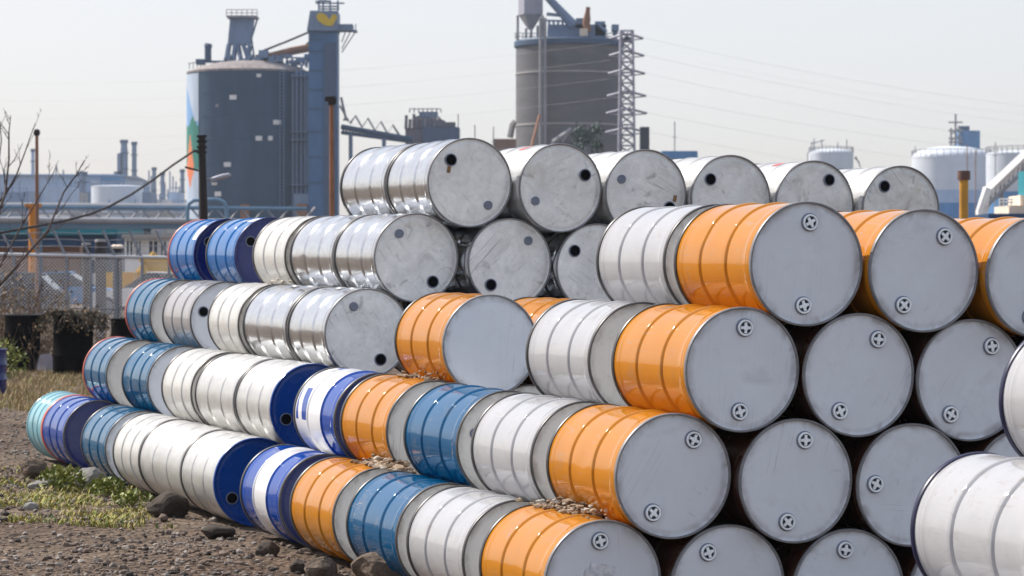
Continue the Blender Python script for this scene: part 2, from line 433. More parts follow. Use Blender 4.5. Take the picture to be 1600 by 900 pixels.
# --- front faces, orange drums
d = drum('orange',0,0,0.175,'orange bottom row drum whose grey lid is cut off by the lower picture edge',98)
drum('orange',1,0,0.10,'orange drum of the second row, grey lid with plugs at upper right and lower left',62)
drum('orange',2,0,0.04,'orange drum of the third row with fully visible grey lid, plugs at top and bottom',88)
drum('orange',3,0,0.015,'orange drum at left of the top front row, plugs of its lid straight in line',90)
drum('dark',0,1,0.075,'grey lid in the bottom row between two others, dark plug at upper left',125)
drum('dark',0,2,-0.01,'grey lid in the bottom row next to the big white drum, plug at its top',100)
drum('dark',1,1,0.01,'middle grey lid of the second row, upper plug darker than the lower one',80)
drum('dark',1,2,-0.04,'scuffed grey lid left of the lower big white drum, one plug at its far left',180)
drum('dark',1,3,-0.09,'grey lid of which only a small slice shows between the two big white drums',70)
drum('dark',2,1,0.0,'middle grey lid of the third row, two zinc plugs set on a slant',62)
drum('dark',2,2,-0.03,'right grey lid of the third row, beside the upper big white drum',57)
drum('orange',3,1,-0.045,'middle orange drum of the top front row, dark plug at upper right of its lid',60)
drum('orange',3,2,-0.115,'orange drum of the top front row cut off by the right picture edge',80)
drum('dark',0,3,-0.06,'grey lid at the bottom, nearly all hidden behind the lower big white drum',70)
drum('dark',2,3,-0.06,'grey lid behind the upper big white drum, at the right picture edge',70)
mb = MB(); rd = random.Random(4)
for i in range(7): mb.box((rd.uniform(-.045,.045),rd.uniform(-.04,.04),.0004*i),(rd.uniform(.03,.08),rd.uniform(.015,.05),.0006),Matrix.Rotation(rd.uniform(-.25,.25),3,'Z'))
mb.build('label_residue', mat('paper residue',(0.62,0.63,0.66),.8,var=.25,vscale=30), d, (-.02,0.2895+.035,DL/2-0.0095))
# --- left column, second drum and further back
drum('white',0,0,1.265,'light grey drum in the bottom row, right behind the front orange drum')
drum('blue',0,0,2.30,'blue drum in the bottom row, behind the brown boulder',160)
drum('orangec',0,0,3.408,'orange drum in the bottom row with pale rubble lying above it, blue drum in front')
drum('stripe1',0,0,4.499,'blue drum with one white band around its middle, in the bottom row')
drum('wblue',0,0,6.011,'whitish drum in the bottom row with blue lid, rusty yellow streak on its top',215)
drum('silverw',0,0,6.90,'long whitish metal drum in the bottom row, between two other pale drums',L=1.19)
drum('cream',0,0,8.10,'short cream drum in the bottom row behind the long whitish one',L=0.83)
drum('teal',0,0,9.162,'steel blue drum in the bottom row in front of the royal blue drum')
drum('royal',0,0,10.681,'royal blue drum with dark navy lid, second from the far end of the bottom row')
drum('mint',0,0,11.57,'mint green drum with red rim at the far end of the bottom row',L=.61)
drum('white',1,0,1.163,'light grey drum in the second row, directly behind its front orange drum')
drum('blue',1,0,2.248,'blue drum in the second row in front of an orange one',165)
drum('orangec',1,0,3.422,'orange drum in the second row, between blue drum and white and blue drum')
drum('stripe2',1,0,4.407,'white drum with blue front band and blue printed blocks, second row')
drum('wblue',1,0,5.790,'whitish drum with blue lid and black opening, second row',205)
drum('silverw',1,0,6.70,'long dull metal drum in the second row with a small dark dent',L=1.03)
drum('cream',1,0,7.836,'cream white drum in the second row, behind the long dull metal drum')
drum('teal',1,0,9.136,'steel blue drum with dark grey lid in the second row')
drum('tealr',1,0,10.544,'steel blue drum with red rear rim at the far end of the second row')
drum('white',2,0,1.195,'light grey drum in the third row, directly behind its front orange drum')
drum('orangeb',2,0,3.361,'orange drum with blank grey lid and no plugs, midway along the third row')
drum('silver',2,0,5.633,'galvanised drum whose scuffed lid is half covered by the orange drum with blank lid',-58)
drum('silver',2,0,6.53,'long galvanised drum in the third row with a pale vertical streak',L=1.10)
drum('cream',2,0,7.719,'cream white drum in the third row behind the galvanised ones')
drum('grey',2,0,9.097,'grey drum in the third row, grey lid with black opening',165)
drum('tealr',2,0,10.375,'steel blue drum with red rear rim at the far end of the third row')
drum('white',3,0,1.0,'light grey drum in the top front row, behind its first orange drum')
drum('silver',3,0,5.60,'galvanised drum with clean lid facing forward, left one in the fourth row',-50)
drum('silver',3,0,6.50,'galvanised drum in the fourth row between another galvanised and a cream drum',L=1.03)
drum('cream',3,0,7.626,'cream white drum in the fourth row, in front of the bright blue drums')
d = drum('bblue',3,0,8.979,'bright blue drum beside the cream drum of the fourth row, navy lid with black opening',150); patch(d,'sticker','sticker',98,118,0.50,0.80)
d = drum('bbluer',3,0,10.204,'bright blue drum with red and white rear rim, far end of the fourth row',150); patch(d,'sticker','sticker',128,158,0.70,0.82)
# --- galvanised drums on top
d = drum('silver',4,0,5.45,'galvanised drum at left of the top row, black opening upper left in its lid',133); d_tag(d,-.145,.075)
drum('silver',4,0,6.35,'galvanised drum on top of the stack, right behind the leftmost one',L=1.0)
d = drum('silverw',4,1,5.33,'galvanised drum in the top row with red mark on its top and long curved scratches',31); patch(d,'painted_mark','redmark',93,118,0.42,0.50)
d = drum('silverw',4,2,5.27,'third galvanised lid from left in the top row, small grey plug at its left',-24); d_tag(d,.21,-.02)
drum('silverw',4,3,5.20,'galvanised top row drum, opening at upper left, right above the first front orange drum',141)
d = drum('silverw',4,4,5.13,'galvanised top row drum with dark smears on its lid and red mark on its body',58); patch(d,'painted_mark','redmark',95,116,0.45,0.53)
drum('silverw',4,5,5.0,'rightmost galvanised drum of the top row, near the orange post',133)
drum('silver',3,1,5.42,'galvanised lid full of scratches between two top row drums, black opening at bottom',-130)
drum('silver',3,2,5.33,'galvanised lid with black opening at left, partly behind the light grey drum',150)
drum('orangeb',2,1,3.38,'orange drum of which only a top corner shows, behind the blank grey lid')
HID = 'drum buried inside the stack, behind the front rows'; HG = 'drums buried inside the stack'
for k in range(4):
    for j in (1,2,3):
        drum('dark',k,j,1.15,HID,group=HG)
for j in (3,4,5,6): drum('silver',3,j,5.2,HID,group=HG)
for j in range(1,8): drum('silver',2,j,5.4,HID,group=HG)
for k, js in ((1,(1,2)),(0,(1,2,3))):
    for j in js: drum('white',k,j,3.4,HID,group=HG)
# --- second stack nearer to the camera on the right
FG = 'big white drums near the camera'
drum('whiten',1,0,-3.27,'lower of the two big white drums in the bottom right corner, dark blue rear rim',du=0.425-RAD,group=FG)
drum('whiten',2,0,-3.36,'upper big white drum cut off by the right picture edge, resting on another white drum',du=0.43-RAD,group=FG)
for q in (-1,1): drum('whiten',0,0,-3.27,'white drum under the big white drums, below the picture edge',du=0.425+q*RAD,group='drums below the picture edge')
drum('whiten',1,1,-3.27,'white drum beside the big white drum, outside the right picture edge',du=0.425-RAD+0.02,group='drums outside the picture')

# ------------------------------------------------------------------ ground
def ground_mat():
    m = bpy.data.materials.new('gravel dirt'); t, N, Lk = nt(m); b = N['Principled BSDF']; b.inputs['Roughness'].default_value = 0.95
    b.inputs['Specular IOR Level'].default_value = 0.15
    tc = N.new('ShaderNodeTexCoord')
    def nz(s, d=8, dist=0):
        n = N.new('ShaderNodeTexNoise'); n.inputs['Scale'].default_value = s; n.inputs['Detail'].default_value = d; n.inputs['Distortion'].default_value = dist
        Lk.new(tc.outputs['Object'], n.inputs['Vector']); return n.outputs['Fac']
    def ramp(v, stops):
        r = N.new('ShaderNodeValToRGB'); r.color_ramp.elements[0].position = stops[0][0]; r.color_ramp.elements[0].color = (*stops[0][1],1)
        r.color_ramp.elements[1].position = stops[1][0]; r.color_ramp.elements[1].color = (*stops[1][1],1)
        for p, c in stops[2:]: e = r.color_ramp.elements.new(p); e.color = (*c,1)
        Lk.new(v, r.inputs[0]); return r.outputs[0]
    big = ramp(nz(0.5,4,.5), [(0.35,(0.125,0.089,0.066)),(0.65,(0.225,0.178,0.138))])
    fine = ramp(nz(14,8), [(0.3,(0.55,0.53,0.52)),(0.7,(1.25,1.22,1.2))])
    vo = N.new('ShaderNodeTexVoronoi'); vo.inputs['Scale'].default_value = 22; Lk.new(tc.outputs['Object'], vo.inputs['Vector'])
    st = ramp(vo.outputs['Distance'], [(0.0,(1.25,1.22,1.2)),(0.55,(0.7,0.68,0.66))])
    def mul(a, b_):
        mx = N.new('ShaderNodeMix'); mx.data_type = 'RGBA'; mx.blend_type = 'MULTIPLY'; mx.inputs[0].default_value = 1
        Lk.new(a, mx.inputs[6]); Lk.new(b_, mx.inputs[7]); return mx.outputs[2]
    Lk.new(mul(mul(big, fine), st), b.inputs['Base Color'])
    ma = N.new('ShaderNodeMath'); ma.operation = 'MULTIPLY_ADD'; Lk.new(vo.outputs['Distance'], ma.inputs[0]); ma.inputs[1].default_value = -0.6; Lk.new(nz(9,8), ma.inputs[2])
    bp = N.new('ShaderNodeBump'); bp.inputs['Strength'].default_value = 0.9; bp.inputs['Distance'].default_value = 0.06
    Lk.new(ma.outputs[0], bp.inputs['Height']); Lk.new(bp.outputs[0], b.inputs['Normal'])
    return m
def axis(lo, hi, step, far):
    a = [lo+i*step for i in range(int((hi-lo)/step)+1)]
    s = step; x = a[-1]
    while x < far: s *= 1.35; x += s; a.append(x)
    s = step; x = a[0]; pre = []
    while x > -far: s *= 1.35; x -= s; pre.append(x)
    return pre[::-1]+a
xs = axis(-9, 3.2, 0.10, 5000); ys = axis(9, 40, 0.13, 5000)
def near_w(x, y): return max(0, min(1, (x+12)/3, (6-x)/2, (y-8)/2, (60-y)/15))
def gz(x, y):
    z = ground_z(x, y); w = near_w(x, y)
    if w > 0:
        u = (x-O0.x)*UX.x+(y-O0.y)*UX.y
        amp = 0.05 if u < -0.5 else 0.012
        n = noise.noise(Vector((x*0.9,y*0.9,3)))*0.9+noise.noise(Vector((x*3.1,y*3.1,9)))*0.55+noise.noise(Vector((x*7,y*7,1)))*0.25
        z += w*(n*amp-amp*0.5)
    return z
gv = [(x,y,gz(x,y)) for y in ys for x in xs]; nx = len(xs)
gf = [(j*nx+i, j*nx+i+1, (j+1)*nx+i+1, (j+1)*nx+i) for j in range(len(ys)-1) for i in range(nx-1)]
mb = MB(); mb.add(gv, gf, 0, True)
M['ground'] = ground_mat()
g = mb.build('ground', M['ground'], sharp=180); struct(g)

# --- loose stones
def ico(sub=1):
    bm = bmesh.new(); bmesh.ops.create_icosphere(bm, subdivisions=sub, radius=1)
    vs = [v.co.copy() for v in bm.verts]; fs = [tuple(v.index for v in f.verts) for f in bm.faces]; bm.free(); return vs, fs
ICO1, ICO2, ICO3 = ico(1), ico(2), ico(3)
def stone(mb, c, s, seed, base=ICO1, flat=0.7, mi=0, smooth=False):
    rd = random.Random(seed); rot = Matrix.Rotation(rd.uniform(0,6.28),3,'Z') @ Matrix.Rotation(rd.uniform(-.4,.4),3,'X')
    sx, sy, sz = s*rd.uniform(.8,1.3), s*rd.uniform(.7,1.1), s*flat*rd.uniform(.6,1.1)
    off = Vector((rd.random()*99, rd.random()*99, rd.random()*99))
    vs = []
    for v in base[0]:
        q = v*(1+0.45*noise.noise(v*1.3+off)+0.12*noise.noise(v*3.7+off))
        vs.append(Vector(c)+rot @ Vector((q.x*sx,q.y*sy,q.z*sz)))
    mb.add(vs, base[1], mi, smooth)
stmats = [mat('grey stone',(0.21,0.18,0.155),.95,spec=.2,var=.35,vscale=30,bump=.4,bscale=60), mat('brown stone',(0.17,0.13,0.105),.95,spec=.2,var=.35,vscale=30), mat('pale stone',(0.30,0.265,0.235),.95,spec=.2,var=.3,vscale=30), mat('dark stone',(0.06,0.052,0.048),.95,spec=.2,var=.3,vscale=30)]
mb = MB(); rd = random.Random(3); cnt = 0
while cnt < 19000:
    y = 13.5+ (rd.random()**1.4)*26; lo = -0.19*y-0.5; x = rd.uniform(lo, 1.0)
    if in_stack(x, y, -0.12): continue
    s = 0.006+0.019*rd.random()**3 + (0.022 if rd.random() < 0.008 else 0)
    if noise.noise(Vector((x*1.2,y*1.2,5))) < -0.1 and rd.random() < .65: continue
    stone(mb, (x,y,gz(x,y)+s*0.25), s, cnt, ICO1, 0.75, rd.choice((0,0,1,1,1,2,3))); cnt += 1
tag(mb.build('gravel', stmats), 'loose grey and brown gravel strewn over the dirt yard', 'gravel', kind='stuff')

# --- rocks
rockm = mat('rock',(0.13,0.098,0.074),.95,spec=.2,var=.4,vscale=9,bump=1.0,bscale=26,dirt=(0.07,0.06,0.05),dirt_amt=.7,dscale=6)
rockd = mat('dark rock',(0.06,0.048,0.04),.95,spec=.2,var=.4,vscale=9,bump=.8,bscale=18)
rockg = mat('grey rock',(0.24,0.23,0.215),.95,spec=.2,var=.3,vscale=9,bump=.8,bscale=18)
def rock(px, pyb, w, h, m, label, seed, flat=1.0):
    d = 4438*1.70/(pyb-413)
    for _ in range(4):
        gzz = ground_z(X(px,d), d); d = F*(H-gzz)/(pyb-413)
    sc = F/d; s = w/sc/2
    mb = MB(); rd2 = random.Random(seed); off = Vector((seed*7.7,seed*3.1,1)); vs = []
    for v in ICO3[0]:
        q = Vector(v); 
        # facet the stone: clip against random planes
        for i in range(9):
            rr = random.Random(seed*31+i); nrm = Vector((rr.uniform(-1,1),rr.uniform(-1,1),rr.uniform(-.6,1))).normalized(); dd = q.dot(nrm)-rr.uniform(.62,.85)
            if dd > 0: q -= nrm*dd
        q *= 1+0.10*noise.noise(v*2.2+off)+0.05*noise.noise(v*6+off)
        vs.append(Vector((q.x*s*1.1, q.y*s*0.9, q.z*(h/sc)*0.62+ (h/sc)*0.40)))
    mb.add(vs, ICO3[1], 0, False)
    o = mb.build('rock', m, None, (X(px,d), d, gz(X(px,d), d)))
    tag(o, label, 'rock', 'rocks along the foot of the stack')
rock(607,912,112,58,rockm,'large brown boulder in front of the light grey and blue drums',1)
rock(500,903,56,36,rockm,'small brown rock just left of the large boulder',2)
rock(468,893,30,22,rockd,'small dark stone under the front end of the orange drum',3)
rock(418,868,40,24,rockd,'dark rock at the foot of the white banded blue drum',4)
rock(340,838,50,22,rockd,'low dark rock under the whitish drum with blue lid',5)
rock(262,805,62,40,rockd,'dark rough rock at the right end of the green weeds',6)
rock(140,762,50,34,rockg,'grey rock in the weeds under the royal blue drum',7)
rock(75,760,62,20,rockg,'flat pale slab left of the weeds',8)
rock(52,742,40,30,rockm,'brown rock at the foot of the mint drum',9)
rock(48,792,22,16,rockg,'small grey stone at the front edge of the weeds',10)

# --- grass
def blades(n, region, hmin, hmax, seed, lean=.5):
    mb = MB(); rd = random.Random(seed); c = 0
    for _try in range(n*8):
        if c >= n: break
        px = rd.uniform(region[0], region[1]); d = rd.uniform(region[2], region[3])
        x = X(px,d); y = d
        if in_stack(x, y): continue
        if noise.noise(Vector((x*1.7,y*1.7,seed)))+.6*noise.noise(Vector((x*5,y*5,seed)))+rd.uniform(-.2,.2) < 0.08: continue
        h = rd.uniform(hmin,hmax)*(0.7+0.6*rd.random()); a = rd.uniform(0,6.28); w = 0.0035+0.004*rd.random()
        dx, dy = math.cos(a), math.sin(a); ln = h*lean*rd.uniform(.3,1.3); z = gz(x,y)-0.005
        p0 = Vector((x,y,z)); p1 = p0+Vector((dx*ln*.35,dy*ln*.35,h*.6)); p2 = p0+Vector((dx*ln,dy*ln,h))
        sd = Vector((-dy,dx,0))*w
        mb.add([p0-sd,p0+sd,p1+sd*.8,p1-sd*.8,p2], [(0,1,2,3),(3,2,4)], rd.choice((0,1,1,1,2))); c += 1
    return mb
gm = [mat('green grass',(0.12,0.18,0.02),.7,var=.3), mat('yellow grass',(0.32,0.28,0.05),.7,var=.3), mat('straw',(0.42,0.33,0.15),.8,var=.2)]
dm = [mat('dry straw',(0.50,0.38,0.19),.8,var=.2), mat('brown straw',(0.33,0.23,0.12),.8,var=.2), mat('pale green straw',(0.30,0.28,0.09),.8,var=.3)]
tag(blades(4200,(-10,270,17.9,23.0),.012,.05,1,1.1).build('grass', gm), 'green and yellow weeds growing along the foot of the drums', 'grass', kind='stuff')
tag(blades(9000,(-30,260,33,46),.04,.13,2).build('dry_grass', dm), 'dry straw coloured grass in front of the dark barrels', 'grass', kind='stuff')
# leafy green clumps at rocks
def leafy(px, d, n, r, h, seed, mats, label, name='weed', cat='weed', leaf=0.02, group=None):
    mb = MB(); rd = random.Random(seed); b = G(px, d)
    for i in range(max(6,n//25)):
        a = rd.uniform(0,6.28); q = rd.uniform(0,r)*.6
        mb.tube([(0,0,0),(q*math.cos(a)*.5,q*math.sin(a)*.5,h*.5),(q*math.cos(a),q*math.sin(a),h*rd.uniform(.7,1))], [.004,.003,.002], 4, 1)
    for i in range(n):
        a = rd.uniform(0,6.28); q = r*math.sqrt(rd.random()); z = h*rd.random()**.7*(1-.5*(q/r)**2)
        p = Vector((q*math.cos(a), q*math.sin(a), z)); dr = Vector((rd.uniform(-1,1),rd.uniform(-1,1),rd.uniform(-.2,1))).normalized()
        sd = dr.cross(Vector((rd.uniform(-1,1),rd.uniform(-1,1),rd.uniform(-1,1)))).normalized()*leaf*.35
        dr *= leaf*rd.uniform(.6,1.4)
        mb.add([p, p+dr*.5+sd, p+dr, p+dr*.5-sd], [(0,1,2,3)], rd.choice((0,0,1)))
    o = mb.build(name, mats, None, b); tag(o, label, cat, group)
wm = [mat('weed leaf',(0.12,0.15,0.018),.6,var=.3), mat('yellow weed leaf',(0.22,0.23,0.03),.6,var=.3)]
leafy(95,20.9,420,.17,.17,21,wm,'green leafy weed between the grey rock and the mint drum',leaf=.035,group='leafy weeds at the foot of the drums')
leafy(165,20.3,380,.14,.15,22,wm,'green leafy weed right of the grey rock, under the steel blue drum',leaf=.035,group='leafy weeds at the foot of the drums')
leafy(205,19.6,250,.15,.10,23,wm,'low yellow green weed at the foot of the cream drum',leaf=.035,group='leafy weeds at the foot of the drums')
leafy(0,44,700,.42,.62,24,wm,'yellow green shrub at the left picture edge beside the rusty barrel','shrub','shrub',.06)

# --- rubble lying on the drums
rubm = [mat('pale rubble',(0.29,0.21,0.14),.9,var=.3,vscale=30), mat('brown rubble',(0.15,0.095,0.055),.9,var=.3,vscale=30), mat('white rubble',(0.46,0.41,0.35),.9,var=.2)]
def rubble(k, tc_, label, n, seed, spread=.16, s0=.016):
    """lies in the groove on the left shoulder where a drum of row k touches the one above"""
    mb = MB(); rd = random.Random(seed)
    for i in range(n):
        t = tc_+rd.gauss(0,spread)
        u = rd.uniform(-.17,.0)       # left of the contact line
        c = drum_centre(k,0,t)
        ang = R_(60)+(-u)/0.289+R_(4)
        rr = 0.286+rd.uniform(0,.065)*max(.08,1-abs(u+.06)/.09)
        p = c+UX*(math.cos(ang)*rr)+VX*(math.sin(ang)*rr)
        stone(mb, p, s0*rd.choice((.35,.5,.6,.8,1.0,1.6))*rd.uniform(.8,1.2), seed*1000+i, ICO1, .6, rd.choice((0,0,1,2)))
    tag(mb.build('rubble', rubm), label, 'rubble', kind='stuff')
rubble(0,3.55,'pale rubble chips lying on the orange drum of the bottom row',340,31,.14,.018)
rubble(1,3.75,'few pale chips lying below the orange drum with blank lid',80,32,.15,.017)
rubble(0,0.75,'brown chips lying on the front orange drum of the bottom row',240,33,.17,.016)
rubble(2,7.8,'small chips lying under the cream drum of the third row',16,34,.3,.015)

# ------------------------------------------------------------------ fence, barrels and scrub in the yard
fm = mat('galvanised fence',(0.24,0.25,0.28),.45,.5,var=.15,vscale=8)
FD = 51.0
fence = thing('chain_link_fence','grey chain link fence with angled barbed wire arms behind the dark barrels','fence',G(120,FD))
fo = fence.location.copy()
def fl(px, py): return P(px,py,FD)-fo
mb = MB(); mb.tube([fl(-60,396),fl(300,403)],.03,8); mb.build('rail', mat('pale rail',(0.62,0.62,0.64),.5,.2), fence)
mb = MB(); mb.tube([fl(-60,480),fl(300,484)],.012,6); mb.build('rail', fm, fence)
for px in (-18,22,62,104,142,181,222,264):
    mb = MB(); a = fl(px,403); b0 = Vector((a.x,0,-.1))
    mb.tube([b0,a,a+Vector((-.02,0,.03)),fl(px-20,360)],[.026,.026,.024,.022],8); mb.build('post', fm, fence)
mb = MB()
for s in range(4):
    f_ = s/4+.15; pts = [fl(px-20*f_,402-42*f_)+Vector((0,0,.012*math.sin(px))) for px in range(-60,300,6)]
    mb.tube(pts,.006,4)
mb.build('barbed_wire', fm, fence)
mb = MB(); x0, x1 = fl(-60,400).x, fl(298,400).x; zt = fl(120,401).z; zb = 0.05; step = .065
n = int((x1-x0+zt)/step)
for i in range(n):
    for sgn in (1,-1):
        xa = x0+i*step-zt if sgn > 0 else x0+i*step; xb = xa+sgn*(zt-zb)
        za, zbq = zb, zt
        # clip to fence
        def clip(xq, zq, xr, zr):
            if xq < x0: zq += (zr-zq)*(x0-xq)/(xr-xq); xq = x0
            if xq > x1: zq += (zr-zq)*(x1-xq)/(xr-xq); xq = x1
            return xq, zq
        if (xa < x0 and xb < x0) or (xa > x1 and xb > x1): continue
        A = clip(xa,za,xb,zbq); B = clip(xb,zbq,xa,za)
        mb.tube([(A[0],.02*sgn*.15,A[1]),(B[0],.02*sgn*.15,B[1])],.0030,3,cap=False)
mb.build('chain_link', mat('pale wire',(0.45,0.45,0.48),.5,.3), fence)

ob = mat('rusty black barrel',(0.004,0.003,0.003),.9,spec=.06,var=.4,vscale=8,dirt=(0.03,0.016,0.010),dirt_amt=.6,dscale=5)
def old_barrel(px, d, label, h=.90, r=.29, tilt=0, m=None, group='old barrels by the fence'):
    root = thing('old_barrel', label, 'barrel', G(px,d), group); root.rotation_euler = (0,tilt,0)
    mb = MB(); prof = [(r*.97,0),(r,.02)]
    for hz in (h/3,2*h/3): prof += [(r,hz-.03),(r+.012,hz),(r,hz+.03)]
    prof += [(r,h-.02),(r+.006,h),(r-.012,h+.002),(r-.014,h-.06),(.001,h-.065)]
    mb.lathe(prof,40); mb.build('body', m or ob, root)
    mb = MB(); mb.lathe([(r+.010,h-.012),(r+.012,h+.006),(r-.006,h+.010),(r-.010,h-.010)],40,closed=True); mb.build('rim', M['rim'] if m is None else m, root)
    return root
old_barrel(35,47,'rusty black barrel standing at left by the fence',.92)
old_barrel(113,44.5,'black barrel overgrown with dry vines on its top',.98,.31,.02)
old_barrel(203,45,'black barrel mostly hidden behind the far end drums of the third row',.90,.3)
old_barrel(-24,38,'dark blue barrel cut off by the left picture edge',.60,.29,0,M['navy'])
twig = mat('dry twig',(0.13,0.09,0.065),.9,var=.3); twig2 = mat('pale twig',(0.26,0.19,0.12),.9,var=.3); dleaf = mat('dead leaf',(0.20,0.13,0.07),.9,var=.4)
def scrub(px0, px1, d0, d1, n, h0, h1, seed, label, name='dry_scrub'):
    mb = MB(); rd = random.Random(seed)
    for i in range(n):
        d = rd.uniform(d0,d1); p = G(rd.uniform(px0,px1), d); h = rd.uniform(h0,h1); a = rd.uniform(0,6.28)
        pts = [p]; dr = Vector((math.cos(a)*.35,math.sin(a)*.35,1)).normalized()
        for s in range(4):
            dr = (dr+Vector((rd.uniform(-.4,.4),rd.uniform(-.4,.4),rd.uniform(-.25,.15)))).normalized(); pts.append(pts[-1]+dr*h/4)
        mb.tube(pts,[.006,.005,.004,.003,.002],3,rd.choice((0,0,1)),False)
        for l in range(3):
            q = pts[rd.randint(2,4)]; w = Vector((rd.uniform(-1,1),rd.uniform(-1,1),rd.uniform(-1,1))).normalized()*.03; v2 = Vector((rd.uniform(-1,1),rd.uniform(-1,1),rd.uniform(-1,1))).normalized()*.05
            mb.add([q,q+v2*.5+w,q+v2,q+v2*.5-w],[(0,1,2,3)],2)
    tag(mb.build(name,[twig,twig2,dleaf]), label, 'scrub', kind='stuff')
scrub(-60,290,46.5,50.5,720,.3,.95,41,'tangle of dry brown brambles along the foot of the fence')
scrub(-60,70,47.5,50.5,420,.9,1.9,44,'tall dry brown stalks at the left end of the fence','dry_stalks')
# vines over the second barrel
mb = MB(); rd = random.Random(5); cb = G(113,44.5)
for i in range(130):
    a = rd.uniform(0,6.28); r0 = .33*math.sqrt(rd.random()); p = cb+Vector((r0*math.cos(a),r0*math.sin(a),.98+rd.uniform(0,.05))); pts = [p]
    dr = Vector((math.cos(a),math.sin(a)-.3,.25))
    for s in range(5):
        dr = (dr+Vector((rd.uniform(-.5,.5),rd.uniform(-.5,.5),-.32))).normalized(); q = pts[-1]+dr*.09
        rel = q-cb
        if rel.z < .96 and math.hypot(rel.x,rel.y) < .335:
            k_ = .335/max(.01,math.hypot(rel.x,rel.y)); q = cb+Vector((rel.x*k_,rel.y*k_,rel.z))
        pts.append(q)
    mb.tube(pts,.006,3,0,False)
    for q in pts[1:]:
        w = Vector((rd.uniform(-1,1),rd.uniform(-1,1),rd.uniform(-1,1))).normalized()*.03; v2 = Vector((rd.uniform(-1,1),rd.uniform(-1,1),rd.uniform(-1,1))).normalized()*.06
        mb.add([q,q+v2*.5+w,q+v2,q+v2*.5-w],[(0,1,2,3)],2 if rd.random() < .5 else 1)
tag(mb.build('dead_vine',[mat('dark twig',(0.05,0.04,0.03),.9),mat('dark vine leaf',(0.06,0.055,0.03),.9),dleaf]),'dead vine draped over the top of the black barrel','vine')
mb = MB()
vs = [(-.14,0,0),(.14,0,0),(.13,0,.20),(.05,0,.33),(-.10,0,.30),(-.15,0,.12)]
mb.add([Vector((x,-.03+.03*math.sin(9*z),z)) for x,y,z in vs]+[Vector((x*.9,.10,z*.95)) for x,y,z in vs],[(0,1,2,3,4,5),(11,10,9,8,7,6)]+[(i,i+6,(i+1)%6+6,(i+1)%6) for i in range(6)])
tag(mb.build('sack',mat('grey plastic sack',(0.33,0.32,0.40),.5,var=.3,bump=.6,bscale=9),None,G(72,45.5)),'crumpled grey plastic sack between the two black barrels','sack')

# --- bare tree at left, branches placed at their own depth
tm = mat('bare bark',(0.065,0.045,0.04),.9,var=.3,vscale=20)
TD = 43.0
tree = thing('bare_tree','leafless tree with thin dark branches reaching in from the left picture edge','tree',G(-75,TD))
to = tree.location.copy()
def tl(px,py,dd=0): return P(px,py,TD+dd)-to
mb = MB(); mb.tube([(0,0,-.1),tl(-70,520),tl(-55,470,.2),tl(-40,400,.3),tl(-20,330,.2)],[.085,.075,.065,.05,.035],8); mb.build('trunk', tm, tree)
rd = random.Random(12)
def branch(mb, pts, r0, r1, depth=0):
    n = len(pts); mb.tube(pts,[r0+(r1-r0)*i/(n-1) for i in range(n)],5)
    if depth >= 3: return
    for i in range(1,n):
        for q in range(2 if depth < 2 else 1):
            if rd.random() < (.85 if depth == 0 else .6):
                d0 = (pts[i]-pts[i-1]); ln = d0.length
                dr = d0.normalized(); dr = (dr+Vector((rd.uniform(-.75,.75),rd.uniform(-.5,.5),rd.uniform(-.1,.75)))).normalized()
                L_ = ln*rd.uniform(.45,.95); p = pts[i-1].lerp(pts[i],rd.random()); ps = [p]
                for s in range(3):
                    dr = (dr+Vector((rd.uniform(-.2,.2),rd.uniform(-.2,.2),rd.uniform(-.05,.2)))).normalized(); ps.append(ps[-1]+dr*L_/3)
                rr = (r0+(r1-r0)*i/n)*.55
                branch(mb, ps, max(.0035,rr), .0022, depth+1)
for pts, r0 in (([(-55,470),(0,445),(40,400),(75,360),(100,300),(120,272),(132,250)],.030),
                ([(-40,400),(-10,350),(8,305),(14,250),(14,205),(17,180)],.028),
                ([(-20,330),(5,310),(25,275),(40,235),(52,200)],.022),
                ([(-60,480),(-5,425),(30,360),(60,310),(85,268)],.022),
                ([(-40,400),(-15,340),(-5,280),(2,220),(0,190)],.02)):
    mb = MB(); branch(mb,[tl(x,y,.3*math.sin(i*2.1+x)) for i,(x,y) in enumerate(pts)], r0, .006); mb.build('branch', tm, tree)

# ------------------------------------------------------------------ background materials (plain colours of the things themselves)
B = {}
def bmat(n, c, rough=.7, var=.10, vs=.4, metal=0): B[n] = mat('far '+n, c, rough, metal, .3, var=var*1.5, vscale=vs*2, stretch=(1,1,.25))
bmat('silo',(0.045,0.08,0.135),.8,.10,.25); bmat('silo_tan',(0.42,0.36,0.31),.85,.12,.3); bmat('tower_blue',(0.065,0.15,0.30),.6)
bmat('dark_blue',(0.06,0.10,0.17),.6); bmat('steel_blue',(0.17,0.23,0.34),.6); bmat('grey',(0.30,0.30,0.32)); bmat('dark',(0.05,0.055,0.07),.7)
bmat('white',(0.78,0.77,0.76),.6,.05); bmat('roof',(0.27,0.235,0.23),.9,.25,.8); bmat('amber',(0.62,0.42,0.02),.5); bmat('rusty',(0.25,0.13,0.08),.8)
bmat('pale_blue',(0.36,0.46,0.62)); bmat('blue_band',(0.09,0.24,0.48)); bmat('teal',(0.01,0.20,0.25)); bmat('ship_blue',(0.012,0.05,0.13))
bmat('cream',(0.72,0.60,0.48)); bmat('brown',(0.20,0.09,0.05)); bmat('orange',(0.55,0.20,0.02)); bmat('glass',(0.05,0.07,0.10),.1); bmat('concrete',(0.36,0.34,0.33))
bmat('m_white',(0.44,0.52,0.63),.7); bmat('m_blue',(0.20,0.36,0.62),.7); bmat('m_green',(0.03,0.20,0.16),.7); bmat('m_orange',(0.72,0.20,0.08),.7)
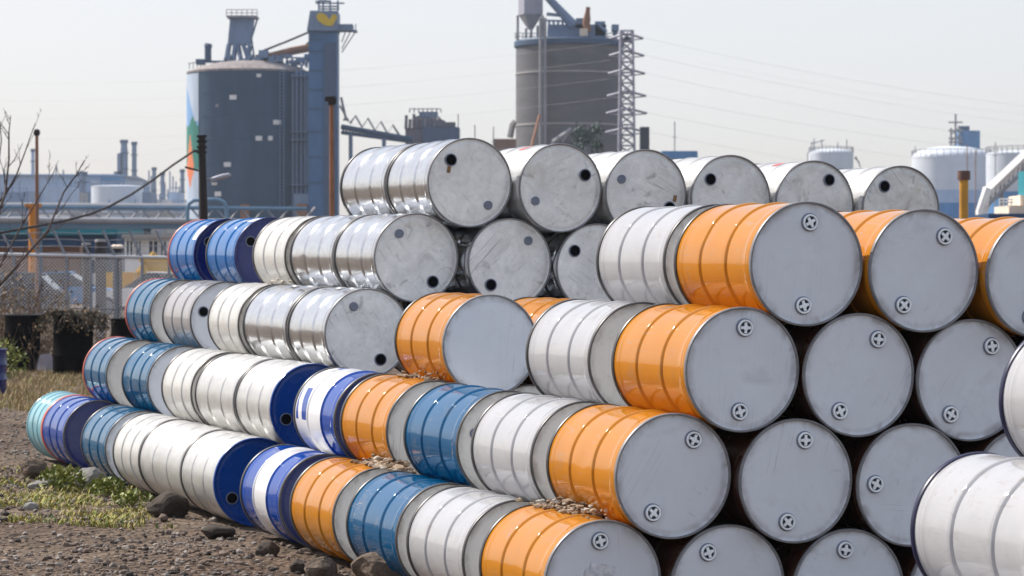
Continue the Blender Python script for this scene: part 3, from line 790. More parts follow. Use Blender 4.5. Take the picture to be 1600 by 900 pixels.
bmat('bridge',(0.15,0.25,0.36),.5); bmat('pylon',(0.36,0.36,0.42),.5,.05,.4,.3); bmat('wire',(0.36,0.35,0.36),.6); bmat('pole_dark',(0.03,0.022,0.02),.8,.3,3); bmat('pole_rust',(0.25,0.11,0.055),.8,.3,3)
bmat('machinery',(0.13,0.12,0.15)); bmat('yellow',(0.65,0.38,0.04),.5); bmat('tank_white',(0.60,0.64,0.70),.5,.04)

# ------------------------------------------------------------------ left silo
D1 = 350.0; s1 = F/D1
cx = X(391,D1); Rs = 98/s1; zt = Zp(107,D1-Rs)
silo = thing('silo','large grey cylindrical silo with painted mural on its left side and tall blue elevator tower','silo',(cx,D1,0))
def sl(px,py,dd=0): return P(px,py,D1+dd)-Vector((cx,D1,0))
mb = MB(); mb.lathe([(Rs,-.3)]+[(Rs,zt*i/12) for i in range(1,13)]+[(Rs*.97,zt+.02)],96); mb.build('wall', B['silo'], silo)
mb = MB(); mb.lathe([(Rs*1.006,zt-.2),(Rs*1.006,zt+.05),(Rs*.93,zt+.12),(Rs*.85,zt+.55),(Rs*.5,zt+1.25),(.01,zt+1.5)],64); mb.build('roof', B['roof'], silo)
# mural: coloured areas on a curved sheet just proud of the wall
def mural_col(a, q):      # a: 0 left silhouette .. 1 inner edge, q: 0 top .. 1 bottom
    ln = .05+.20*max(0,min(1,(a-.05)/.75))
    if q < .03: return 0
    if q < .23+.03*(1-a) and q < ln: return 0          # snow slope
    if q < .235+.025*math.sin(a*8): return 1
    w_ = (q-.29)*1.7 if q < .47 else max(0,(.56-q)/.09*.30)
    if q > .29 and abs(a-.38) < w_: return 3
    if q < .47: return 2
    return 0
mb = MB(); na, nq = 60, 90; a_in, a_out = R_(270-48), R_(270-130)
vs = []; rm = Rs+.05
for q in range(nq+1):
    for i in range(na+1):
        a = a_out+(a_in-a_out)*i/na; vs.append((rm*math.cos(a), rm*math.sin(a), zt-.35-(zt-.4)*q/nq))
for q in range(nq):
    for i in range(na):
        a = a_out+(a_in-a_out)*(i+.5)/na
        # across the face as seen from the yard; the hidden part continues the same picture
        s_ = -math.cos(a); aa = max(0,min(1.6,(1-s_)/(1-.743))) if a > math.pi else -max(0,(1-s_)/.257)
        mb.add([vs[q*(na+1)+i],vs[q*(na+1)+i+1],vs[(q+1)*(na+1)+i+1],vs[(q+1)*(na+1)+i]],[(3,2,1,0)],mural_col(aa,(q+.5)/nq),True)
mb.build('mural',[B['m_white'],B['m_blue'],B['m_green'],B['m_orange']],silo)
for (px,py,w,h) in ((374,152,11,7),(440,191,13,7),(413,216,10,7),(430,216,7,7),(365,257,11,7),(350,303,11,7),(413,118,7,5),(325,303,8,6),(349,165,5,4)):
    xo = (px-391)/s1; yo = -math.sqrt(max(.1,Rs**2-xo**2)); z = Zp(py,D1+yo); n_ = Vector((xo,yo,0)).normalized()
    rot = Matrix.Rotation(math.atan2(n_.x,-n_.y),3,'Z')
    mb = MB(); mb.box((xo+n_.x*.03,yo+n_.y*.03,z),(w/s1,.12,h/s1),rot); mb.build('hatch', B['white'] if px not in (349,) else B['grey'], silo)
for i in range(1,9):
    mb = MB(); z = zt*i/9; mb.lathe([(Rs+.005,z-.05),(Rs+.03,z-.04),(Rs+.03,z+.04),(Rs+.005,z+.05)],96,0,None,True,False,R_(272-46),R_(358)); mb.build('seam', B['silo'], silo)
mb = MB()
for dx in (-.25,.25): mb.tube([Vector((sl(447,0).x+dx,-math.sqrt(Rs**2-sl(447,0).x**2)-.3,0)),Vector((sl(447,0).x+dx,-math.sqrt(Rs**2-sl(447,0).x**2)-.3,zt))],.05,4)
for i in range(60): mb.tube([(sl(447,0).x-.25,-math.sqrt(Rs**2-sl(447,0).x**2)-.3,zt*i/60+.2),(sl(447,0).x+.25,-math.sqrt(Rs**2-sl(447,0).x**2)-.3,zt*i/60+.2)],.03,3)
mb.build('ladder', B['steel_blue'], silo)
# penthouse on the roof: tapered tower on splayed legs with railed platform
mb = MB(); T0, T1 = sl(361,28), sl(397,28); b0, b1 = sl(357,70), sl(391,70); dp = 2.2
mb.add([b0+Vector((0,-dp/2,0)),b1+Vector((0,-dp/2,0)),b1+Vector((0,dp/2,0)),b0+Vector((0,dp/2,0)),T0+Vector((0,-dp/2,0)),T1+Vector((0,-dp/2,0)),T1+Vector((0,dp/2,0)),T0+Vector((0,dp/2,0))],
 [(3,2,1,0),(4,5,6,7),(0,1,5,4),(1,2,6,5),(2,3,7,6),(3,0,4,7)])
mb.build('filter_housing', B['steel_blue'], silo)
for a, b in (((358,70),(353,97)),((368,70),(364,97)),((391,70),(385,97)),((380,70),(391,97)),((372,70),(378,97))):
    for dy in (-dp/2,dp/2):
        mb = MB(); mb.tube([sl(*a)+Vector((0,dy,0)),sl(*b)+Vector((0,dy,-.3))],.22,6); mb.build('leg', B['steel_blue'], silo)
mb = MB(); mb.box2(sl(356,26)+Vector((0,-1.8,0)),sl(403,29)+Vector((0,1.8,0)))
for px in range(356,405,8): mb.tube([sl(px,27)+Vector((0,-1.8,0)),sl(px,17)+Vector((0,-1.8,0))],.05,4)
for py in (17,22): mb.tube([sl(356,py)+Vector((0,-1.8,0)),sl(404,py)+Vector((0,-1.8,0))],.05,4)
mb.build('platform', B['grey'], silo)
mb = MB(); mb.tube([sl(402,30),sl(393,60),sl(398,95)],.12,5); mb.build('downpipe', B['steel_blue'], silo)
mb = MB(); mb.tube([sl(325,98),sl(325,72)],.42,8); mb.tube([sl(325,73),sl(326,68)],[.55,.4],8); mb.build('vent_pipe', B['dark_blue'], silo)
mb = MB(); mb.box2(sl(307,93)+Vector((0,-1,0)),sl(320,101)+Vector((0,1,0))); mb.box2(sl(318,95)+Vector((0,-.5,0)),sl(360,98)+Vector((0,.5,0))); mb.build('roof_box', B['dark_blue'], silo)
mb = MB()
for px in range(296,320,6): mb.tube([sl(px,108),sl(px,98)],.05,4)
mb.tube([sl(294,99),sl(320,96)],.05,4); mb.build('railing', B['grey'], silo)
# conveyor from the tower down to the roof, with stays
mb = MB(); mb.tube([sl(492,73,-2),sl(455,80,-2),sl(425,88,-2),sl(400,92,-2)],.5,8); mb.build('conveyor', B['rusty'], silo)
mb = MB(); mb.tube([sl(490,47,-2),sl(450,64,-2),sl(412,79,-2),sl(400,90,-2)],.14,5); mb.tube([sl(492,58,-2),sl(472,75,-2)],.12,5); mb.build('stay', B['dark'], silo)
mb = MB(); rd = random.Random(8)
for i in range(44):
    px = rd.uniform(340,484); py = 100-rd.uniform(0,16); mb.tube([sl(px,102+rd.uniform(0,4),-3),sl(px+rd.uniform(-8,8),py,-3)],.14,5)
for px,py,w,h in ((412,85,14,12),(437,92,10,10),(470,94,14,8),(365,97,9,5),(385,95,12,6),(402,95,10,8),(425,94,9,10),(458,97,12,5),(448,88,16,5),(481,88,10,6)):
    mb.box(sl(px,py,-2.5),(w/s1,1.6,h/s1))
mb.tube([sl(400,88,-3),sl(480,91,-3)],.10,5); mb.build('roof_machinery', B['steel_blue'], silo)
# elevator tower
mb = MB(); tz = Zp(42,D1-6); mb.box2((sl(489,0).x,-7.6,-.3),(sl(532.5,0).x,-3.2,tz))
mb.build('tower', B['tower_blue'], silo)
mb = MB(); mb.box2((sl(513,0).x,-7.95,0),(sl(531,0).x,-7.62,tz-2)); mb.build('tower_shade_side', B['dark_blue'], silo)  # dark sheet that paints the shaded right side of the tower
for py in (62,80,110,140,170,205,245,285):
    mb = MB(); mb.box((sl(500,0).x,-7.66,Zp(py,D1-7.6)),(22/s1,.10,.12)); mb.build('tower_joint', B['dark_blue'], silo)
hx0, hx1 = sl(487,0).x, sl(533.5,0).x; z0, z1 = Zp(48,D1-8), Zp(17,D1-8)
mb = MB(); xi = sl(492,0).x
mb.add([(hx0,-8.4,z0),(hx1,-8.4,z0),(hx1,-2.8,z0),(hx0,-2.8,z0),(xi,-8.4,z1),(hx1,-8.4,z1+.0),(hx1,-2.8,z1),(xi,-2.8,z1)],[(3,2,1,0),(4,5,6,7),(0,1,5,4),(1,2,6,5),(2,3,7,6),(3,0,4,7)])
mb.build('head_house', B['steel_blue'], silo)
# amber emblem: a rounded leaf shape with a notch
mb = MB(); pts = []
em = [(494,24),(499,20),(506,21),(511,25),(515,31),(517,27),(519,23),(524,22),(527,26),(525,31),(522,36),(520,40),(512,41),(505,38),(498,33),(495,29)]
fr = [P(x,y,D1-8.42)-Vector((cx,D1,0)) for x,y in em]; bk = [v+Vector((0,-.08,0)) for v in fr]; n = len(em)
mb.add(fr+bk,[tuple(range(n,2*n))[::-1]]+[(i,(i+1)%n,(i+1)%n+n,i+n) for i in range(n)]); mb.build('emblem', B['amber'], silo)
mb = MB(); mb.box2((sl(533,0).x,-7.5,Zp(48,D1-7)),(sl(556,0).x,-4.5,Zp(38,D1-7))); mb.box2((sl(556,0).x,-7.5,Zp(49,D1-7)),(sl(562,0).x,-4.5,Zp(47,D1-7)))
mb.tube([(sl(561,0).x,-7.5,Zp(48,D1-7)),(sl(561,0).x,-7.5,Zp(38,D1-7))],.06,4); mb.build('side_gallery', B['steel_blue'], silo)
mb = MB()
for a, b in (((548,49),(534,76)),((556,49),(534,82)),((540,49),(534,66))): mb.tube([P(*a,D1-7)-Vector((cx,D1,0)),P(*b,D1-7)-Vector((cx,D1,0))],.07,4)
mb.build('brace', B['grey'], silo)
mb = MB()
for px in (498,505,516,528): mb.tube([sl(px,18,-6),sl(px,0,-6)],.10,5)
for py,a,b in ((2,493,515),(5,493,538),(10,497,530),(14,497,530),(1,499,512)): mb.tube([sl(a,py,-6),sl(b,py,-6)],.10,5)
mb.build('roof_frame', B['dark_blue'], silo)
# service bay between silo and tower: pipes, platforms
mb = MB(); mb.box2((sl(462,0).x,-5.2,-.3),(sl(490,0).x,-3.0,Zp(112,D1-5))); mb.build('service_bay', B['dark_blue'], silo)
for px in (463,469,476,482,486):
    mb = MB(); x = sl(px,0).x; mb.tube([(x,-5.6,-.2),(x,-5.6,Zp(107+(px%4)*3,D1-5))],.16,6); mb.build('pipe', B['steel_blue'], silo)
mb = MB()
for py in (118,205,218,288): mb.box2((sl(460,0).x,-6.2,Zp(py,D1-6)-.12),(sl(534,0).x,-5.3,Zp(py,D1-6)))
mb.build('walkway', B['steel_blue'], silo)
mb = MB(); mb.box2((sl(466,0).x,-7.4,-.2),(sl(496,0).x,-5.9,Zp(303,D1-6))); mb.build('base_cabin', B['steel_blue'], silo)
mb = MB(); mb.box2((sl(386,0).x,-Rs-1.2,-.2),(sl(399,0).x,-Rs-.2,Zp(319,D1-9))); mb.box2((sl(472,0).x,-8.6,-.2),(sl(487,0).x,-7.6,Zp(318,D1-9))); mb.build('lean_to', B['rusty'], silo)

# conveyor truss to the right of the tower
tr = thing('conveyor_bridge','inclined blue truss conveyor running down from the elevator tower to the dark blue building','conveyor',(X(590,D1),D1-6,0))
tro = tr.location.copy()
def q(px,py,dd=-6): return P(px,py,D1+dd)-tro
A_ = lambda f: q(533+f*112, 200+f*20); 
mb = MB(); mb.tube([q(533,198),q(645,218)],.35,6); mb.tube([q(533,207),q(640,221)],.25,6)
for i in range(22): 
    f = i/22; mb.tube([q(533+112*f,198+20*f),q(533+112*(f+.045),206+15*f)],.10,4)
mb.build('deck', B['dark_blue'], tr)
pk = [(547,193),(555.5,181),(566,199),(575,185),(586,204),(595,190),(606,209),(613.5,195),(625,213)]
mb = MB(); mb.tube([q(x,y) for x,y in pk],.16,5); mb.build('truss', B['grey'], tr)
mb = MB(); mb.tube([q(533,152),q(541,188)],.16,5); mb.tube([q(531,165),q(545,190)],.12,5); mb.tube([q(536,187),q(545,187)],.14,5); mb.build('hanger', B['grey'], tr)
for px,y0 in ((548,206),(600,216)):
    mb = MB(); a = q(px,y0); mb.tube([a,Vector((a.x,a.y,-tro.z-.2))],.28,6); mb.build('support', B['steel_blue'], tr)

# dark blue building with machinery on its roof
D3 = 420.0; sc3 = F/D3
bl = thing('plant_building','dark blue plant building with rusty machinery on its roof, between the two silos','building',(X(685,D3),D3,0))
def w3(px,py,dd=0): return P(px,py,D3+dd)-Vector((X(685,D3),D3,0))
mb = MB(); mb.box2((w3(661,0).x,-3,-.2),(w3(718,0).x,4,Zp(200,D3))); mb.build('hall', B['dark_blue'], bl)
mb = MB(); mb.box2((w3(634,0).x,-2,-.2),(w3(661,0).x,3,Zp(201,D3))); mb.build('annex', B['machinery'], bl)
mb = MB(); mb.box2(w3(655,183)+Vector((0,-1,0)),w3(684,175)+Vector((0,2,0))); mb.box2(w3(660,200)+Vector((0,-.5,0)),w3(682,183)+Vector((0,1.5,0)))
mb.build('roof_house', B['steel_blue'], bl)
mb = MB()
for px,y0,y1 in ((634,202,180),(640,202,186),(646,200,178),(650,200,182),(653,200,181),(658,200,184),(666,200,186),(672,200,186),(678,200,184)): mb.tube([w3(px,y0,-2),w3(px+1,y1,-2)],.25,5)
mb.tube([w3(680,200,-2),w3(688,184,-2),w3(692,190,-2),w3(693,196,-2)],.4,6); mb.box2(w3(684,199)+Vector((0,-2.5,0)),w3(712,192)+Vector((0,-.5,0)))
for px in range(640,690,7): mb.tube([w3(px,176,-2),w3(px,170,-2)],.08,4)
mb.tube([w3(640,170,-2),w3(688,170,-2)],.07,4); mb.build('roof_machinery', B['machinery'], bl)

# ------------------------------------------------------------------ right silo
D2 = 320.0; s2 = F/D2; cx2 = X(889,D2); R2 = 83/s2; zt2 = Zp(66,D2-R2)
si2 = thing('silo','tan and grey concrete silo with dark top ledge and hopper, right of centre','silo',(cx2,D2,0))
mb = MB(); mb.lathe([(R2,-.3)]+[(R2,zt2*i/10) for i in range(1,11)],96); mb.build('wall', mat('far tan silo',(0.15,0.148,0.155),.85,0,.2,var=.10,vscale=.25,dirt=(0.30,0.27,0.25),dirt_amt=.4,dscale=.15,stretch=(1,1,4)), si2)
mb = MB(); mb.lathe([(R2*1.0,zt2-.15),(R2*1.035,zt2-.1),(R2*1.035,zt2+.45),(R2*1.01,zt2+.62),(.01,zt2+.7)],96); mb.build('ledge', B['dark_blue'], si2)
mb = MB()
for z in [zt2*.22*i for i in range(1,5)]: mb.lathe([(R2+.02,z-.1),(R2+.06,z-.08),(R2+.06,z+.08),(R2+.02,z+.1)],96)
mb.build('band', B['concrete'], si2)
def w2(px,py,dd=0): return P(px,py,D2+dd)-Vector((cx2,D2,0))
hm4 = Matrix.Translation((w2(829,0).x,-.6,0)) @ Matrix.Rotation(R_(62),4,'Z'); hr = 21.5/s2; hz0, hz1 = w2(0,24).z, w2(0,-30).z
mb = MB(); mb.lathe([(hr,hz0),(hr,hz1),(.01,hz1+.1)],4,0,hm4,False); mb.build('hopper', B['pylon'], si2)
mb = MB(); mb.lathe([(.3,w2(0,47).z),(hr*.98,hz0)],4,0,hm4,False); mb.build('hopper_cone', B['grey'], si2)
for px,a_ in ((809,24),(822,44),(830,44),(840,40),(848,24)):
    mb = MB(); mb.tube([w2(px,a_,-2),w2(px,62,-2)],.15,5); mb.build('leg', B['grey'], si2)
mb = MB(); mb.tube([w2(855,-5,-3),w2(880,22,-3),w2(896,40,-3)],[.4,.5,.6],8); mb.build('chute', B['steel_blue'], si2)
mb = MB()
mb.box2(w2(856,58,-3),w2(945,44,2)); mb.box2(w2(900,44,-3),w2(910,33,1)); mb.box2(w2(930,56,-3),w2(944,38,1)); mb.box2(w2(956,38,-3),w2(966,50,-1)); mb.tube([w2(961,50,-2),w2(961,64,-2)],.3,6)
mb.tube([w2(932,36,-3),w2(948,50,-3)],.2,5); mb.tube([w2(854,22,-3),w2(875,24,-3)],.2,5); mb.tube([w2(852,32,-3),w2(885,33,-3)],.12,5)
for px in range(858,886,7): mb.tube([w2(px,34,-3),w2(px,46,-3)],.14,5)
mb.build('roof_machinery', B['steel_blue'], si2)
mb = MB(); mb.tube([w2(918,50,-4),w2(916,38,-4),w2(917,30,-4),w2(918,20,-4),w2(919,11,-4)],[.45,.42,.42,.28,.24],8); mb.build('vent_pipe', B['rusty'], si2)
mb = MB(); mb.box2(w2(906,56,-4.5),w2(918,45,-4)); mb.build('fan_cover', B['cream'], si2)
mb = MB(); 
for px in range(806,972,11): mb.tube([w2(px,62,-2),w2(px,52,-2)],.05,4)
mb.tube([w2(804,52,-2),w2(972,52,-2)],.05,4); mb.tube([w2(804,57,-2),w2(972,57,-2)],.05,4); mb.build('railing', B['grey'], si2)
for px in (844.5,851.5):
    mb = MB(); a = w2(px,28,-R2-.4); mb.tube([Vector((a.x,a.y,-.2)),a],.17,8); mb.build('riser_pipe', B['grey'], si2)
mb = MB(); mb.tube([w2(843,180,-R2-1),w2(832,222,-R2-4),w2(826,260,-R2-7)],.18,6); mb.build('brace', B['rusty'], si2)
mb = MB(); mb.tube([w2(864,222,-R2-2),w2(891,203,-R2-2),w2(912,219,-R2-2)],.3,5); mb.tube([w2(891,203,-R2-2),w2(878,222,-R2-2)],.15,5); mb.tube([w2(864,222,-R2-2),w2(862,300,-R2-2)],.3,5); mb.tube([w2(912,219,-R2-2),w2(912,300,-R2-2)],.3,5); mb.build('gable_frame', B['grey'], si2)
mb = MB(); mb.tube([w2(797,215,0),w2(801,195,0),w2(806,190,0)],.4,6); mb.build('brace', B['concrete'], si2)
# dark tree in front of it
def leaf_tree(px, d, top, wpx, seed, label, mats):
    sc = F/d; g_ = Vector((X(px,d),d,0)); t_ = thing('broadleaf_tree',label,'tree',g_); hh = Zp(top,d); rd = random.Random(seed)
    mb = MB(); mb.tube([(0,0,-.1),(0.1,0,hh*.35),(-.1,.1,hh*.7)],[.28,.2,.08],7)
    for i in range(7):
        a = rd.uniform(0,6.28); mb.tube([(0,0,hh*(.35+.05*i)),(math.cos(a)*wpx/sc*.3,math.sin(a)*wpx/sc*.3,hh*(.6+.05*i))],[.1,.03],5)
    mb.build('trunk', tm, t_)
    mb = MB(); r = wpx/sc/2
    cl = [(Vector((rd.uniform(-.8,.8)*r,rd.uniform(-.8,.8)*r,hh*rd.uniform(.45,.93))),rd.uniform(.25,.5)*r) for _ in range(18)]
    for i in range(2600):
        c_, rr = rd.choice(cl); p = c_+Vector((rd.gauss(0,1),rd.gauss(0,1),rd.gauss(0,1)))*rr*.5
        if p.z > hh: continue
        dr = Vector((rd.uniform(-1,1),rd.uniform(-1,1),rd.uniform(-1,1))).normalized()*.28; sd = dr.cross(Vector((rd.uniform(-1,1),rd.uniform(-1,1),rd.uniform(-1,1)))).normalized()*.13
        mb.add([p,p+dr*.5+sd,p+dr,p+dr*.5-sd],[(0,1,2,3)],rd.choice((0,0,1)))
    mb.build('crown', mats, t_)
leaf_tree(917,290,183,44,3,'dark green tree in front of the right silo',[mat('far leaf',(0.035,0.06,0.045),.7,var=.3),mat('far leaf pale',(0.07,0.10,0.08),.7,var=.3)])

# ------------------------------------------------------------------ pylon and power lines
D4 = 300.0; s4 = F/D4; pyx = X(979,D4)
py = thing('power_pylon','white steel lattice pylon with short arms on the right side of the tan silo','pylon',(pyx,D4,0))
zt4 = Zp(48,D4); wb_, wt_ = 15/s4, 9.5/s4
corn = [(-1,-1),(1,-1),(1,1),(-1,1)]
def pc(c, z): w = wb_+(wt_-wb_)*z/zt4; return Vector((c[0]*w,c[1]*w,z))
mb = MB()
for c in corn: mb.tube([pc(c,-.2),pc(c,zt4)],.12,5)
mb.build('leg', B['pylon'], py)
mb = MB(); nz_ = 24
for i in range(nz_):
    za, zb_ = zt4*i/nz_, zt4*(i+1)/nz_
    for k in range(4):
        c, c2 = corn[k], corn[(k+1)%4]
        mb.tube([pc(c,za),pc(c2,zb_)],.06,4); mb.tube([pc(c2,za),pc(c,zb_)],.06,4); mb.tube([pc(c,zb_),pc(c2,zb_)],.06,4)
mb.build('bracing', B['pylon'], py)
arms = []
for yy in (56,83,111,146,173,203):
    z = Zp(yy,D4); mb = MB(); e = 1005+ (yy-56)*.05
    for sg in (1,-1):
        xr = (e-979)/s4*sg; mb.tube([(0,-.6,z+.25),(xr,0,z-.25)],.10,4); mb.tube([(0,.6,z+.25),(xr,0,z-.25)],.10,4); mb.tube([(0,0,z-.5),(xr,0,z-.3)],.07,4)
    mb.build('arm', B['pylon'], py); arms.append(z)
mb = MB(); mb.box2((-.5,-.4,Zp(66,D4)),(.5,.4,Zp(58,D4))); mb.build('control_box', B['dark'], py)
mb = MB(); mb.box2((w2(985,0).x,0,0),(w2(998,0).x,2,Zp(215,D2))); tag(mb.build('kiosk', B['dark'], None, (cx2,D2-25,0)),'dark equipment kiosk at the foot of the lattice pylon','kiosk')
def wire(a, b, sag, label, r=.008, group='power lines across the sky'):
    mb = MB(); a = Vector(a); b = Vector(b); n = 24
    mb.tube([a.lerp(b,i/n)-Vector((0,0,sag*4*(i/n)*(1-i/n))) for i in range(n+1)],r,4)
    tag(mb.build('power_line', B['wire']), label, 'power line', group)
LN = ('topmost','second','third','fourth','fifth','lowest')
for i, yy in enumerate((56,83,111,146,173,203)):
    e = 1005+(yy-56)*.05
    wire(P(e,yy+3,D4), P(1750,yy+ (125 if i < 3 else 105),D4+80), 1.0, 'thin power line running right from the %s arm of the pylon'%LN[i])
for i, (ya,yb) in enumerate(((80,107),(106,133),(135,158),(165,188))):
    wire(P(953,ya-12,D4), P(-60,yb+ 22 + i*2,D4+140), 1.5, 'thin power line running left from behind the tan silo, %s of four'%('highest','second','third','lowest')[i])
wire(P(1090,96,520), P(1700,190,520), 1.0,'thin power line in the right sky, above the white tanks')
wire(P(70,250,500), P(300,228,500), 1.0,'faint power line above the chimneys at left')

# ------------------------------------------------------------------ refinery at left, far away
def box_thing(name, label, cat, px0, px1, pyt, d, depth, m, z0=0, group=None, extra=None):
    t_ = thing(name,label,cat,(X((px0+px1)/2,d),d,0),group); w = (px1-px0)/F*d
    mb = MB(); mb.box2((-w/2,0,z0-.2),(w/2,depth,Zp(pyt,d))); mb.build('wall', B[m], t_)
    return t_
wh = box_thing('warehouse','long pale blue industrial building behind the bare branches','building',-60,186,272,700,60,'pale_blue')
mb = MB(); ww = 246/F*700; mb.add([(-ww/2-.5,-1,Zp(273,700)),(ww/2+.5,-1,Zp(275,700)),(ww/2+.5,61,Zp(275,700)),(-ww/2-.5,61,Zp(273,700)),(-ww/2-.5,30,Zp(266,700)),(ww/2+.5,30,Zp(269,700))],[(0,1,5,4),(4,5,2,3),(0,4,3),(1,2,5),(3,2,1,0)]); mb.build('roof', B['steel_blue'], wh)
mb = MB(); mb.box2((X(157,690)-wh.location.x,-10,0),(X(188,690)-wh.location.x,-1,Zp(276,690))); mb.build('annex', B['blue_band'], wh)
for i in range(5):
    mb = MB(); mb.box((-ww*.36+i*ww*.16,-.1,Zp(310,700)),(ww*.09,.3,3.2)); mb.build('window', B['steel_blue'], wh)
def chimney(px, w, top, d, label, m='steel_blue', steps=None):
    t_ = thing('chimney',label,'chimney',(X(px,d),d,0),'chimneys of the refinery'); r = w/2/F*d; z = Zp(top,d)
    mb = MB(); mb.tube([(0,0,-.2),(0,0,z*.5),(0,0,z)],[r*1.12,r,r*.92],14); mb.build('stack', B[m], t_)
    mb = MB(); mb.tube([(0,0,z-.8),(0,0,z+.1)],r*1.2,14); 
    for f in (.45,.62,.78,.9): mb.tube([(0,0,z*f-.12),(0,0,z*f+.12)],r*1.45,12)
    mb.build('platform', B['dark_blue'], t_)
    if steps:
        for dx, tp, w2_ in steps:
            mb = MB(); mb.box2((dx/F*d-w2_/2/F*d,-1,-.2),(dx/F*d+w2_/2/F*d,2,Zp(tp,d))); mb.build('side_tower', B[m], t_)
chimney(194,11,219,800,'stepped grey blue refinery tower left of the black pole',steps=((-6,240,8),(-9,268,12),(0,232,9)))
chimney(210,8,222,800,'slim grey chimney beside the stepped refinery tower')
chimney(241,7,262,850,'left chimney of a pair in the hazy refinery')
chimney(254,7,270,850,'right chimney of a pair in the hazy refinery')
chimney(285,7,265,850,'single short chimney close to the black utility pole')
chimney(51.5,6,233,820,'slim pale chimney behind the lamp mast at left','pale_blue')
chimney(128,15,269,640,'thick grey column in front of the long pale blue building')
def tank(px0, px1, top, d, label, dome=0.15, m='tank_white', band=None, group='white storage tanks', segs=None):
    t_ = thing('storage_tank',label,'tank',(X((px0+px1)/2,d),d,0),group); r = (px1-px0)/2/F*d; z = Zp(top,d)
    mb = MB(); mb.lathe([(r,-.2)]+[(r,z*i/8) for i in range(1,9)],64); mb.build('shell', B[m], t_)
    mb = MB(); mb.lathe([(r*1.005,z-.15),(r*1.005,z+.05)]+[(r*math.cos(R_(90*i/8)),z+.05+r*dome*math.sin(R_(90*i/8))) for i in range(1,9)],64); mb.build('roof', B[m], t_)
    mb = MB()
    for k in range(36):
        a = 2*math.pi*k/36; mb.tube([(r*math.cos(a),r*math.sin(a),z),(r*math.cos(a),r*math.sin(a),z+1.1)],.05,3)
    mb.lathe([(r,z+1.05),(r,z+1.15)],64); mb.build('railing', B['grey'], t_)
    if band:
        for za, zb_, mm in band:
            mb = MB(); mb.lathe([(r+.04,Zp(za,d)),(r+.05,max(-.1,Zp(zb_,d)))],64); mb.build('band', B[mm], t_)
    return t_
tank(143,224,292,600,'white cylindrical tank below the stepped refinery tower',.06)
tank(228,246,318,620,'small white tank behind the blue truss bridge',.2)
tank(264,312,322,610,'low white tank left of the black pole',.1)
for i,(a,b,tp,mm,lb) in enumerate(((-20,28,338,'white','low white shed at the far left behind the branches'),(60,95,335,'white','low white shed behind the orange post'),(100,142,322,'grey','grey low building left of the white tank'),(228,262,330,'concrete','tan low building behind the blue truss bridge'),(262,300,340,'white','low white building beyond the truss, by the black pole'))):
    box_thing('shed',lb,'shed',a,b,tp,500+i*12,15,mm,group='low sheds of the refinery')
PB = (('pale_blue',70,112,292,'pale blue shed in front of the long industrial building, left of the thick column'),('steel_blue',0,44,300,'grey blue shed at far left in front of the long industrial building'),
 ('concrete',108,126,300,'narrow concrete block left of the thick grey column'),('steel_blue',222,236,300,'small steel blue block right of the white cylindrical tank'),('white',246,262,312,'white block between the paired chimneys and the black pole'),('pale_blue',262,280,300,'pale blue block left of the single short chimney'))
for i,(mm,a,b,tp,lb) in enumerate(PB):
    d = 560+i*9; t_ = box_thing('process_building',lb,'building',a,b,tp,d,10,mm,group='blocks of the refinery')
    w = (b-a)/F*d; zz = Zp(tp,d)
    for k in range(3):
        mb = MB(); mb.box((0,-.08,zz*(.35+.22*k)),(w*.86,.12,.5)); mb.build('window', B['dark_blue'], t_)
    mb = MB()
    for k in range(4): x = -w*.4+w*.8*k/3; mb.tube([(x,2,zz),(x,2,zz+1.2+1.1*((k*7+i*3)%4))],.16,5)
    mb.tube([(-w*.45,1,zz+.9),(w*.45,1,zz+.9)],.1,4); mb.build('roof_pipes', B['steel_blue'], t_)
rk = thing('pipe_rack','low pipe rack with many pale pipes running behind the blue truss bridge','pipe rack',(X(150,480),480,0)); ro2 = rk.location.copy()
for k,py_ in enumerate((318,326,333,340)):
    mb = MB(); mb.tube([P(-40,py_,480)-ro2,P(330,py_+2,480)-ro2],.22,6); mb.build('pipe', B[('white','steel_blue','concrete','white')[k]], rk)
for px in range(-30,330,40):
    mb = MB(); a = P(px,312,480)-ro2; mb.tube([Vector((a.x,.4,-.1)),Vector((a.x,.4,a.z))],.16,5); mb.build('post', B['steel_blue'], rk)

# truss pipe bridge
D5 = 130.0; s5 = F/D5
br = thing('pipe_bridge','long blue grey truss pipe bridge crossing behind the fence at left','bridge',(X(150,D5),D5,0))
def w5(px,py,dd=0): return P(px,py,D5+dd)-Vector((X(150,D5),D5,0))
for dd in (0,2.0):
    mb = MB(); mb.tube([w5(-120,322,dd),w5(480,326,dd)],.10,6); mb.build('top_chord', B['bridge'], br)
    mb = MB(); pts = []
    for i in range(32):
        pts.append(w5(-112+i*19.5,324 if i % 2 else 347,dd))
    mb.tube(pts,.065,4); mb.build('diagonals', B['bridge'] if dd else B['grey'], br)
mb = MB(); mb.box2(w5(-120,357,0),w5(480,346,2)); mb.build('girder', B['bridge'], br)
mb = MB(); mb.tube([w5(-120,343,-.4),w5(480,347,-.4)],.13,8); mb.build('pipe', B['grey'], br)
for px in (-90,60,230,400):
    mb = MB(); a = w5(px,357,1); mb.tube([a,Vector((a.x,a.y,-.2))],.18,8); mb.build('support', B['bridge'], br)
mb = MB(); ar = [(293,345),(293,326),(296,318),(303,313),(320,312),(340,312),(350,316),(354,324),(355,345)]; mb.tube([w5(x,y,-.6) for x,y in ar],.09,8); mb.build('pipe_loop', B['bridge'], br)

